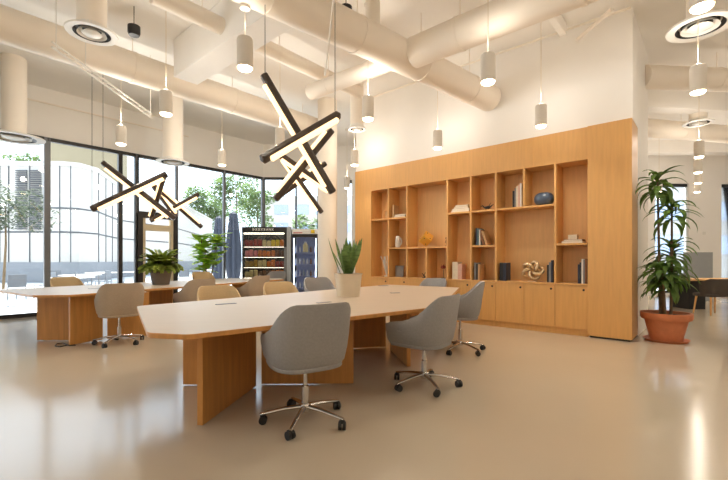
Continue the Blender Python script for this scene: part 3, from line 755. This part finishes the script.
# gold knot
e = empty('knot_sculpture', onshelf(529.5, .16, CT), RZ, 'pale gold looping knot sculpture in the large lower cell', 'sculpture')
pts = []
for i in range(61):
    t_ = 2 * PI * i / 60
    rr = .09 + .05 * math.cos(2.5 * t_ * 2)
    pts.append(Vector((rr * math.cos(t_ * 2) * 1.15, .035 * math.sin(5 * t_), .178 + rr * math.sin(t_ * 2))))
MB().tube(pts, .026, 10, cap=False).build('knot', 'champagne', e, smooth=True)
MB().b2((-.07, -.04, 0), (.07, .04, .012)).build('base', 'champagne', e)

for o in bpy.data.objects:
    if o.name not in BEFORE and o.parent is None: o.scale = (SC, SC, SC)
bpy.context.view_layer.update()
# ------------------------------------------------------------------ indoor plants
def pot_plant_base(e, r0, r1, h, mt, rim=.03, sq=0, n=32):
    prof = [(.001, 0), (r0, 0), (r1 * .97, h - rim), (r1, h - rim), (r1 * 1.03, h), (r1 * .93, h), (r1 * .9, h - .05)]
    MB().lathe(prof, n=n, sq=sq).build('pot', mt, e, smooth=True)
    MB().lathe([(r1 * .905, h - .045), (.001, h - .03)], n=n, sq=sq).build('soil', 'soil', e, smooth=True)
# big dracaena
p = Vector((4.56, 6.04, 0)); random.seed(11)
e = empty('potted_dracaena', p, 0, 'tall leafy dracaena in a wide terracotta pot at the end of the bookcase', 'plant')
MB().lathe([(.001, 0), (.26, 0), (.29, .035), (.275, .035), (.25, .015), (.001, .015)], n=36).build('saucer', 'terracotta', e, smooth=True)
MB().lathe([(.001, .016), (.2, .016), (.275, .33), (.31, .33), (.325, .36), (.325, .43), (.29, .43), (.28, .38), (.001, .385)], n=36).build('pot', 'terracotta', e, smooth=True)
MB().lathe([(.28, .385), (.001, .40)], n=30).build('soil', 'soil', e)
crowns = [((-.07, .02), (-.13, .0), 2.46, 28), ((.05, -.03), (.05, -.05), 2.05, 26), ((.0, .06), (.1, .0), 1.42, 30), ((-.06, -.06), (-.14, -.1), 1.1, 28)]
mbl = MB()
for (b0, b1, h, nl) in crowns:
    st = [Vector((b0[0], b0[1], .38)), Vector((b0[0] * 1.3, b0[1], .38 + (h - .38) * .5)), Vector((b1[0], b1[1], h))]
    MB().tube(st, [.022, .018, .013], 10).build('cane', 'bark', e, smooth=True)
    for k in range(nl):
        f = k / nl; z_ = h - .26 * (1 - f)
        q = st[1].lerp(st[2], max(0, min(1, (z_ - st[1].z) / (h - st[1].z))))
        mbl.leaf(q, k * 2.4 + random.uniform(-.4, .4), .1 + 1.15 * f + random.uniform(-.3, .2), random.uniform(.32, .5), random.uniform(.07, .1), random.uniform(1.6, 2.8), 7)
for k in range(44):
    q = Vector((random.uniform(-.08, .08), random.uniform(-.08, .08), random.uniform(.75, 1.15)))
    mbl.leaf(q, random.uniform(0, 2 * PI), random.uniform(-.1, .7), random.uniform(.34, .5), random.uniform(.06, .085), random.uniform(1.2, 2.0), 6)
for v in mbl.v:
    wv = v + p - K
    if wv.dot(N) > -.06 and wv.dot(S) > -.03: v -= S * (wv.dot(S) + .03)
mbl.build('foliage', 'leaf_dark', e, smooth=True)
# snake plant
p = px(348, 296.5, .74); random.seed(5)
e = empty('snake_plant', (p.x, p.y + .04, .7405), .3, 'snake plant in a cream square-shouldered pot on the front table', 'plant')
pot_plant_base(e, .115, .145, .265, 'pot_cream', rim=.012, sq=6, n=40)
mb = MB()
for k in range(20):
    a = random.uniform(0, 2 * PI); r_ = random.uniform(.01, .075)
    mb.leaf((r_ * math.cos(a), r_ * math.sin(a), .22), a, R(90) - random.uniform(.05, .5), random.uniform(.3, .5), random.uniform(.055, .075), random.uniform(-.15, .15), 7, shape=1.3, roll=random.uniform(-.5, .5))
mb.build('foliage', 'leaf_snake', e, smooth=True); e.scale = (1.14,) * 3
# bushy fern-like plant on rear table
p = px(161, 284.5, .74); random.seed(6)
e = empty('potted_fern', (p.x, p.y, .7405), 0, 'bushy green plant in a grey brown pot on the rear table', 'plant')
pot_plant_base(e, .12, .17, .27, 'pot_brown')
mb = MB()
for k in range(84):
    a = random.uniform(0, 2 * PI); el = random.uniform(.5, 1.5); L = random.uniform(.2, .36) * (.75 + .25 * el)
    q = Vector((.05 * math.cos(a), .05 * math.sin(a), .24)); e2 = el
    for i in range(8):
        d = Vector((math.cos(a) * math.cos(e2), math.sin(a) * math.cos(e2), math.sin(e2)))
        for sg in (-1, 1): mb.leaf(q, a + sg * .9, e2 + .1, .13 * (1 - i / 12), .05, .5, 3)
        q = q + d * L / 8; e2 -= 1.6 / 8 * (1.2 if el < .9 else .8)
mb.build('foliage', 'leaf_fern', e, smooth=True); e.scale = (1.25, 1.25, 1.36)
# fiddle leaf plant
p = pd(207, 11.2); random.seed(8)
e = empty('fiddle_leaf_plant', p, 0, 'bright green fiddle leaf fig in front of the windows, left of the umbrellas', 'plant')
pot_plant_base(e, .17, .22, .4, 'pot_brown')
mb = MB()
for (bx, by, tx_, ty_, h) in [(-.03, 0, -.12, .0, 1.7), (.03, .03, .22, .02, 1.72), (0, -.04, .0, -.08, 1.35)]:
    MB().tube([(bx, by, .36), ((bx + tx_) / 2, by, h * .6), (tx_, ty_, h)], [.018, .014, .008], 8).build('stem', 'bark', e, smooth=True)
    for k in range(40):
        f = random.uniform(.42, 1); z_ = .36 + (h - .36) * f; xx = bx + (tx_ - bx) * f
        mb.leaf((xx, by, z_), random.uniform(0, 2 * PI), random.uniform(-.2, .9), random.uniform(.22, .34), random.uniform(.15, .21), .7, 4, shape=.85)
mb.build('foliage', 'leaf_bright', e, smooth=True); e.scale = (1.4, 1.4, 1.12)

# ------------------------------------------------------------------ vending machine and cooler
vY = 11.6; vx0 = (242 - 364) * vY / F; vx1 = (291 - 364) * vY / F; VH = H + 33 * vY / F
vw = vx1 - vx0
e = empty('vending_machine', (vx0, vY, 0), 0, 'black vending machine with a lit glass front of colourful snack packets', 'vending machine')
mb = MB(); mb.b2((0, 0, 0), (vw - .12, .8, .35)); mb.b2((0, 0, .35), (.04, .8, VH - .14)); mb.b2((vw - .2, 0, .35), (vw - .12, .8, VH - .14)); mb.b2((.04, .5, .35), (vw - .2, .8, VH - .14)); mb.b2((.04, 0, VH - .17), (vw - .2, .8, VH - .14)); mb.build('cabinet', 'machine_black', e)
MB().b2((vw - .12, -.01, 0), (vw, .8, VH)).build('side_panel', 'machine_side', e)
MB().b2((0, -.02, VH - .14), (vw - .12, .8, VH)).build('header_sign', 'machine_black', e)
sg_ = [o for o in bpy.data.objects if o.name.startswith('header_sign')][0]
mb = MB()
def stroke(a, b_, w=.009):
    mb.tube([(a[0], -.024, a[1]), (b_[0], -.024, b_[1])], w, 5)
glyph = {'D': [((0, 0), (0, 1)), ((0, 1), (.7, .5)), ((.7, .5), (0, 0))], 'V': [((0, 1), (.35, 0)), ((.35, 0), (.7, 1))], 'K': [((0, 0), (0, 1)), ((.7, 1), (0, .5)), ((0, .5), (.7, 0))],
         'X': [((0, 0), (.7, 1)), ((0, 1), (.7, 0))], 'S': [((.7, 1), (0, .75)), ((0, .75), (.7, .25)), ((.7, .25), (0, 0))], 'A': [((0, 0), (.35, 1)), ((.35, 1), (.7, 0)), ((.15, .4), (.55, .4))], 'N': [((0, 0), (0, 1)), ((0, 1), (.7, 0)), ((.7, 0), (.7, 1))]}
cx = .32
for g in 'DXSXSANX':
    for a, b_ in glyph[g]: stroke((cx + a[0] * .07, VH - .105 + a[1] * .065), (cx + b_[0] * .07, VH - .105 + b_[1] * .065))
    cx += .078
mb.build('lettering', 'sign_white', sg_)
MB().b2((vw - .2, -.012, .5), (vw - .125, 0, 1.6)).build('keypad', 'grey_metal', e)
zs = [.42, .68, .95, 1.22]
zs = [.42, .72, 1.02, 1.32, 1.62]
for z_ in zs: MB().b2((.045, .02, z_ - .02), (vw - .205, .5, z_)).build('tray', 'tray_metal', e)
MB().b2((.04, -.005, .35), (vw - .2, 0, VH - .17)).build('glass_front', 'glass_clear', e)
MB().b2((.05, .03, VH - .20), (vw - .21, .06, VH - .172)).build('light_tube', 'led_machine', e)
for z_ in zs[1:]: MB().b2((.05, .03, z_ - .027), (vw - .21, .04, z_ - .0215)).build('light_tube', 'led_machine', e)
colr = [['sn_brown', 'sn_gold', 'sn_brown'], ['sn_cream', 'sn_brown', 'sn_orange'], ['sn_gold', 'sn_cream', 'sn_orange', 'sn_red'], ['sn_pink', 'sn_orange', 'sn_orange', 'sn_brown'], ['sn_red', 'sn_red', 'sn_cream', 'sn_yellow', 'sn_orange']]
rown = ['bottom', 'second lowest', 'middle', 'second highest', 'top']
cname = dict(sn_brown='brown', sn_gold='golden', sn_cream='cream', sn_orange='orange', sn_red='red', sn_pink='pink', sn_yellow='yellow')
npk = 9
for r_, z_ in enumerate(zs):
    for k in range(npk):
        cc = colr[r_][min(len(colr[r_]) - 1, int(k * len(colr[r_]) / npk))]
        w_ = (vw - .27) / npk; cxk = .055 + w_ * (k + .5)
        mb = MB(); n_ = 5; prof = [(.0, .95), (.02, .9), (.09, 1), (.16, .98), (.18, .92)]
        hh = random.uniform(.16, .21)
        mb.lathe([(.001, 0), (w_ * .42, .004), (w_ * .46, hh * .5), (w_ * .42, hh - .01), (w_ * .3, hh), (.001, hh)], n=10, sq=4)
        for v in mb.v: v.y *= .7
        o = mb.build('snack_packet', cc, None, smooth=True, loc=(vx0 + cxk, vY + .09, z_ + .001))
        tag(o, f'{cname[cc]} snack packet in the {rown[r_]} row of the vending machine', 'snack', 'snack packets in the vending machine')
# cooler
cY = 11.6; cx0 = (292 - 364) * cY / F; cx1 = (317.5 - 364) * cY / F; cw = cx1 - cx0; cH = H + 26 * cY / F
e = empty('drinks_cooler', (cx0, cY, 0), 0, 'narrow black framed drinks cooler with glass door right of the vending machine', 'cooler')
mb = MB(); mb.b2((0, 0, 0), (cw, .65, .12)); mb.b2((0, .03, .12), (.04, .65, cH - .05)); mb.b2((cw - .04, .03, .12), (cw, .65, cH - .05)); mb.b2((0, 0, cH - .05), (cw, .65, cH)); mb.build('cabinet', 'machine_black', e)
MB().b2((.04, .5, .12), (cw - .04, .65, cH - .05)).build('inner_back', 'cooler_inside', e)
MB().b2((0, -.0, cH), (cw, .6, cH + .14)).build('top_sign', 'sign_white', e)
MB().b2((.04, -.004, cH + .02), (.3, -.001, cH + .05)).build('pink_stripe', 'sn_pink', e); MB().b2((cw - .19, -.004, cH + .02), (cw - .08, -.001, cH + .12)).build('yellow_patch', 'sn_yellow', e)
d_ = MB().b2((0, -.03, .12), (.035, .03, cH - .05)).b2((cw - .035, -.03, .12), (cw, .03, cH - .05)).b2((.035, -.03, cH - .09), (cw - .035, .03, cH - .05)).b2((.035, -.03, .12), (cw - .035, .03, .17)).build('door', 'machine_black', e)
MB().b2((.035, -.003, .17), (cw - .035, .003, cH - .09)).build('glass', 'glass_clear', d_)
MB().b2((cw - .06, .04, .2), (cw - .042, .06, cH - .12)).build('light_tube', 'led_cool', e); MB().b2((.042, .04, .2), (.06, .06, cH - .12)).build('light_tube', 'led_cool', e)
cz = [.4, .75, 1.1, 1.45]
for z_ in cz: MB().b2((.045, .07, z_ - .03), (cw - .045, .49, z_)).build('shelf', 'cooler_inside', e)
for r_, z_ in enumerate(cz):
    for k in range(6):
        if r_ == 3 and k in (2, 3): continue
        xk = cx0 + .1 + (cw - .2) * k / 5
        mb = MB().lathe([(.001, 0), (.028, 0), (.03, .01), (.03, .11), (.012, .15), (.013, .175), (.001, .175)], n=12)
        o = mb.build('bottle', ['sn_white', 'sn_white', 'machine_side', 'sn_white', 'bk_brown', 'sn_white'][k], None, smooth=True, loc=(xk, cY + .14, z_ + .001))
        tag(o, f'small bottle on the {["lowest", "second lowest", "second highest", "top"][r_]} shelf of the drinks cooler', 'bottle', f'bottles on the {["lowest", "second lowest", "second highest", "top"][r_]} cooler shelf')
e = empty('juice_jug', (cx0 + cw * .5, cY + .15, 1.451), 0, 'large cream jug on the top shelf of the drinks cooler', 'jug')
MB().lathe([(.001, 0), (.075, 0), (.08, .02), (.08, .2), (.04, .26), (.035, .28), (.001, .28)], n=16).build('jug_body', 'sn_cream', e, smooth=True); MB().lathe([(.001, .281), (.038, .281), (.038, .31), (.001, .31)], n=12).build('lid', 'sn_white', e, smooth=True)

# ------------------------------------------------------------------ furniture at far right
def side_chair(x, y, rz, label):
    e = empty('side_chair', (x, y, 0), rz, label, 'chair', 'dark chairs at the far right table')
    mb = MB(); vs = []; n_ = 16
    ring = []
    for i in range(n_ + 1):
        u = -1 + 2 * i / n_; a = u * R(95); xx = math.sin(a) * .3; yy = -math.cos(a) * .24; h = .80 - .10 * max(0, abs(u) - .5) * 2
        n2 = Vector((math.sin(a), -math.cos(a), 0)); p0 = Vector((xx, yy, 0))
        ring.append([p0 * .9 + Vector((0, 0, .40)), p0 + Vector((0, 0, .52)), p0 + n2 * .02 + Vector((0, 0, h)), p0 - n2 * .015 + Vector((0, 0, h)), p0 - n2 * .035 + Vector((0, 0, .52)), p0 * .9 - n2 * .035 + Vector((0, 0, .42))])
    nr = 6; mb.add([v for r_ in ring for v in r_], [(i * nr + j, (i + 1) * nr + j, (i + 1) * nr + (j + 1) % nr, i * nr + (j + 1) % nr) for i in range(n_) for j in range(nr)] + [tuple(range(nr)), tuple(n_ * nr + j for j in range(nr))[::-1]])
    mb.build('backrest', 'fabric_dark', e, smooth=True)
    MB().b2((-.26, -.22, .40), (.26, .25, .47)).build('seat', 'fabric_dark', e, bevel=.02)
    for sx in (-1, 1):
        for sy in (-1, 1): MB().tube([(sx * .22, sy * .18, .41), (sx * .26, sy * .22, 0)], [.022, .014], 8).build('leg', 'wood', e, smooth=True)
    return e
side_chair(7.85, 9.0, .05, 'dark grey chair with pale wooden legs at the right edge, seen from behind')
side_chair(8.9, 11.4, PI, 'dark grey chair on the far side of the right hand table')
e = empty('work_table', (8.1, 10.2, 0), 0, 'pale wood topped table at the right edge behind the dracaena', 'table')
MB().b2((-1.35, -.4, .71), (2.2, .4, .745)).build('tabletop', 'wood', e, bevel=.004)
for sx in (-1.15, 2.0):
    for sy in (-.3, .3): MB().tube([(sx * .98, sy * .9, .71), (sx, sy, 0)], [.03, .02], 10).build('leg', 'wood_table', e, smooth=True)
MB().b2((-.05, -.3, 0), (.35, .3, .7)).build('cable_box', 'shade_black', e)
thing_mesh(MB().b2((-.42, -.03, 0), (.42, .03, 1.45)), 'desk_partition', 'panel_grey', 'grey fabric screen standing behind the right hand table', 'partition', loc=pd(698, 11.9, 0), bevel=.01)
thing_mesh(MB().b2((-.05, 0, 0), (.05, .02, .1)), 'thermostat', 'trim_white', 'small white wall control on the far right wall', 'wall control', loc=FAC + rd * rear_x(704) + Vector((0, -.021, 2.1)))

# ------------------------------------------------------------------ outside
gp = [WBEG, WEND, FAC, REAR, Vector((40, 80, 0)), Vector((-70, 80, 0)), Vector((-70, -20, 0))]
tag(MB().prism([wp(-14, .02), wp(5.79, .02), FAC + Vector((0, .02, 0)), REAR + Vector((0, .02, 0)), (40, 80), (-80, 80), (-80, -25)], -.12, -.02).build('patio_ground', 'patio'), kind='structure')
fp = [(-60, 22), (-16.7, 22), (-15.95, 22.4), (-15.75, 23.6), (-17.6, 28.7), (-16.9, 35.9), (-20.4, 53.8)]
e = empty('panelled_building', (-17, 25, 0), 0, 'white panelled building with louvres across the courtyard', 'building')
back = [(-30, 62), (-60, 62)]
MB().prism(fp + back, 0, 6.5).build('facade_wall', 'facade', e, world=True)
grow = lambda g: [(x + (g if x > -59 else 0), y - (g if y < 23 else 0)) for x, y in fp]
MB().prism(grow(.06) + back, 6.4, 6.65).build('roof_edge', 'facade', e, world=True)
MB().prism(grow(.03) + back, 4.04, 4.12).build('transom', 'facade_dark', e, world=True)
MB().prism(grow(.03) + back, 2.72, 2.80).build('transom', 'facade_dark', e, world=True)
MB().prism(grow(.05) + back, 0, 1.1).build('base_band', 'patio_wall', e, world=True)
for x_ in [0, 9, 30, 48, 60, 71]:
    x = (x_ - 364) * 22 / F
    MB().b2((x - .015, 21.95, 1.1), (x + .015, 22, 6.4)).build('panel_joint', 'facade_dark', e, world=True)
for t_ in (.05, .35, .65):
    q = Vector((-15.75, 23.6, 0)).lerp(Vector((-17.6, 28.7, 0)), t_)
    MB().b2((q.x - .04, q.y - .02, 1.1), (q.x + .04, q.y + .02, 6.4)).build('panel_joint', 'facade_dark', e, world=True)
for g0, g1 in ((17, 28), (31, 42)):
    lv = MB(); xa = (g0 - 364) * 22 / F; xb = (g1 - 364) * 22 / F
    for i in range(28): lv.b2((xa, 21.88, 2.9 + i * .118), (xb, 21.96, 2.955 + i * .118))
    lv.build('louvre_panel', 'facade_dark', e, world=True)
e = empty('beige_backdrop', (-60, 85, 0), 0, 'tall beige slab added behind the white panelled building', 'building')
MB().b2(((44 - 364) * 85 / F, 85, 0), ((119 - 364) * 85 / F, 88, 30)).build('facade_wall', 'beige_tone', e, world=True)  # slab added to fill the tan area above the roof
# far building behind the rear facet
e = empty('far_office_building', (-9, 46, 0), 0, 'distant pale office block with blue windows seen behind the star lamp', 'building')
MB().b2((-15, 58, 0), (-1, 62, 10.5)).build('facade_wall', 'facade', e, world=True)
for i in range(3):
    for j in range(4): MB().b2((-13 + j * 3, 57.9, 2.6 + i * 2.6), (-11 + j * 3, 57.98, 4 + i * 2.6)).build('window', 'blue_window', e, world=True)
e = empty('side_office_building', (24, 40, 0), 0, 'distant pale building with blue window bands beyond the right windows', 'building')
MB().b2((14, 26, 0), (60, 32, 9)).build('facade_wall', 'facade', e, world=True)
for i in range(3): MB().b2((14.5, 25.9, 1.6 + i * 2.2), (59, 25.97, 2.8 + i * 2.2)).build('window_band', 'pale_glass', e, world=True)
def tree(x, y, h, r, mt, label, n=1500, trunk=.12, ls=.28, seed=1):
    n = int(n * 2.3); ls *= 1.35
    random.seed(seed); e = empty('courtyard_tree', (x, y, 0), 0, label, 'tree')
    MB().tube([(0, 0, 0), (.1, 0, h * .4), (0, .1, h * .75)], [trunk, trunk * .7, trunk * .3], 10).build('trunk', 'bark', e, smooth=True)
    mb = MB(); cl = [(Vector((random.uniform(-.6, .6) * r, random.uniform(-.6, .6) * r, h - r * 1.1 + random.uniform(-.7, .7) * r)), random.uniform(.35, .6) * r) for _ in range(9)]
    for k in range(n):
        c_, rr = random.choice(cl); d = Vector((random.gauss(0, 1), random.gauss(0, 1), random.gauss(0, 1))).normalized() * rr * random.uniform(.6, 1)
        mb.leaf(c_ + d, random.uniform(0, 2 * PI), random.uniform(-.6, .8), ls * random.uniform(.7, 1.3), ls * .5, .5, 2)
    mb.build('foliage', mt, e)
def tree_px(x, Y, ytop, r, *a, **k): tree((x - 364) * Y / F, Y, H + (HY - ytop) * Y / F, r, *a, **k)
tree_px(14, 66, 141, 6.5, 'tree_leaf', 'leafy tree rising behind the white building roof at left', 2200, .3, .55, seed=2)
tree_px(38, 70, 146, 5.0, 'tree_leaf', 'lower tree just left of the first thick mullion behind the roof', 1500, .3, .5, seed=12)
tree_px(3, 14.5, 172, 1.5, 'tree_grey', 'wispy grey green olive tree at the left edge of the windows', 800, .05, .13, seed=4)
tree_px(207, 66, 188, 4.2, 'tree_leaf', 'tree beside the receding building wing behind the door', 1500, .2, .45, seed=3)
tree_px(236, 44, 166, 3.0, 'tree_leaf', 'taller tree above the closed umbrellas', 900, .15, .34, seed=6)
tree_px(257, 40, 186, 2.0, 'tree_leaf', 'pale green tree above the vending machine', 700, .15, .3, seed=5)
tree_px(312, 30, 210, 1.5, 'tree_leaf', 'low tree seen beside the column through the rear windows', 500, .1, .24, seed=9)
def parasol(x, Y, h, label):
    e = empty('closed_parasol', pd(x, Y), 0, label, 'parasol', 'closed patio parasols')
    MB().tube([(0, 0, 0), (0, 0, h)], .025, 10).build('pole', 'grey_metal', e, smooth=True)
    MB().lathe([(.001, 0), (.3, 0), (.3, .06), (.03, .09)], n=20).build('base', 'grey_metal', e, smooth=True)
    mb = MB(); n_ = 20; prof = [(.2, .4), (.27, .75), (.31, 1.2), (.3, 1.7), (.26, 2.1), (.15, h - .1), (.01, h)]
    mb.lathe(prof, n=n_)
    for i, v in enumerate(mb.v):
        k = i % n_
        if k % 2: v.x *= .72; v.y *= .72
    mb.build('folded_canopy', 'umbrella', e)
parasol(233.5, 15, 3.05, 'taller closed grey blue parasol right of the fiddle leaf fig')
parasol(219, 16.6, 3.05, 'closed grey blue parasol partly behind the fiddle leaf fig')
def patio_table(x, y, z, label):
    e = empty('patio_table', (x, y, -.02), 0, label, 'table', 'patio tables outside the windows')
    MB().b2((-.45, -.45, .70), (.45, .45, .73)).build('tabletop', 'white_ceramic', e, bevel=.01)
    for sx in (-.38, .38):
        for sy in (-.38, .38): MB().tube([(sx, sy, 0), (sx, sy, .70)], .018, 8).build('leg', 'outdoor_grey', e)
def patio_chair(x, y, rz, label):
    e = empty('patio_chair', (x, y, -.02), rz, label, 'chair', 'patio chairs outside the windows')
    MB().b2((-.22, -.22, .42), (.22, .22, .45)).build('seat', 'outdoor_grey', e, bevel=.008)
    MB().b2((-.22, -.24, .50), (.22, -.21, .85)).build('backrest', 'outdoor_grey', e, bevel=.008)
    for sx in (-1, 1):
        MB().tube([(sx * .21, -.23, 0), (sx * .21, -.21, .45), (sx * .21, -.24, .85)], .012, 6).build('leg', 'outdoor_grey', e)
        MB().tube([(sx * .21, .22, 0), (sx * .21, .2, .43)], .012, 6).build('leg', 'outdoor_grey', e)
tabs = [(px(30, 300, .0), 'patio table nearest the left picture edge'), (px(64, 293, 0), 'patio table behind the tan chair by the window'), (px(105, 291, 0), 'patio table left of the door'), (px(190, 286, 0), 'patio table right of the door'), (px(8, 308, 0), 'patio table at the left picture edge close to the glass')]
for p, lb_ in tabs: patio_table(p.x + .3, p.y + 1.75, 0, lb_)
pc = [(12, 305, 1.2, 'grey patio chair at the left edge behind the glass'), (45, 298, 2.6, 'grey patio chair left of the first mullion'), (84, 297, -1, 'grey patio chair behind the tan chair'), (55, 292, .5, 'grey patio chair between two patio tables'),
      (100, 292, 1.9, 'grey patio chair left of the dark mullion'), (115, 293, -1.4, 'grey patio chair at the dark mullion'), (182, 288, .8, 'grey patio chair beside the door'), (200, 288, -2, 'grey patio chair behind the fiddle leaf fig')]
for x, y, r_, lb_ in pc:
    p = px(x, y, 0); patio_chair(p.x, p.y, r_, lb_)

# ------------------------------------------------------------------ light, world, camera
w = bpy.data.worlds.new('World'); bpy.context.scene.world = w; w.use_nodes = True
nt = w.node_tree; bg = nt.nodes['Background']; bg.inputs['Color'].default_value = (.74, .86, 1, 1); bg.inputs['Strength'].default_value = 3.4
sun = bpy.data.lights.new('sun', 'SUN'); sun.energy = 16; sun.angle = R(1.5); sun.color = (1, .95, .88)
so = bpy.data.objects.new('sun', sun); C.objects.link(so)
d = Vector((.755 * .42 + .1, -.656 * .42, -1)).normalized(); so.rotation_euler = d.to_track_quat('-Z', 'Y').to_euler()
cam = bpy.data.cameras.new('camera'); co = bpy.data.objects.new('camera', cam); C.objects.link(co)
co.location = (0, 0, H); co.rotation_euler = (R(90), 0, 0)
cam.sensor_width = 36; cam.sensor_fit = 'HORIZONTAL'; cam.lens = 36 * F / 728; cam.shift_y = (HY - 240) / 728; cam.clip_end = 300
sc = bpy.context.scene; sc.camera = co
vs = sc.view_settings; vs.view_transform = 'Standard'; vs.look = 'None'; vs.gamma = 1; vs.use_curve_mapping = False; vs.exposure = .08
sc.cycles.use_denoising = True; sc.cycles.max_bounces = 10; sc.cycles.diffuse_bounces = 6; sc.cycles.transparent_max_bounces = 24
sc.cycles.sample_clamp_indirect = 8; sc.cycles.caustics_reflective = False; sc.cycles.caustics_refractive = False
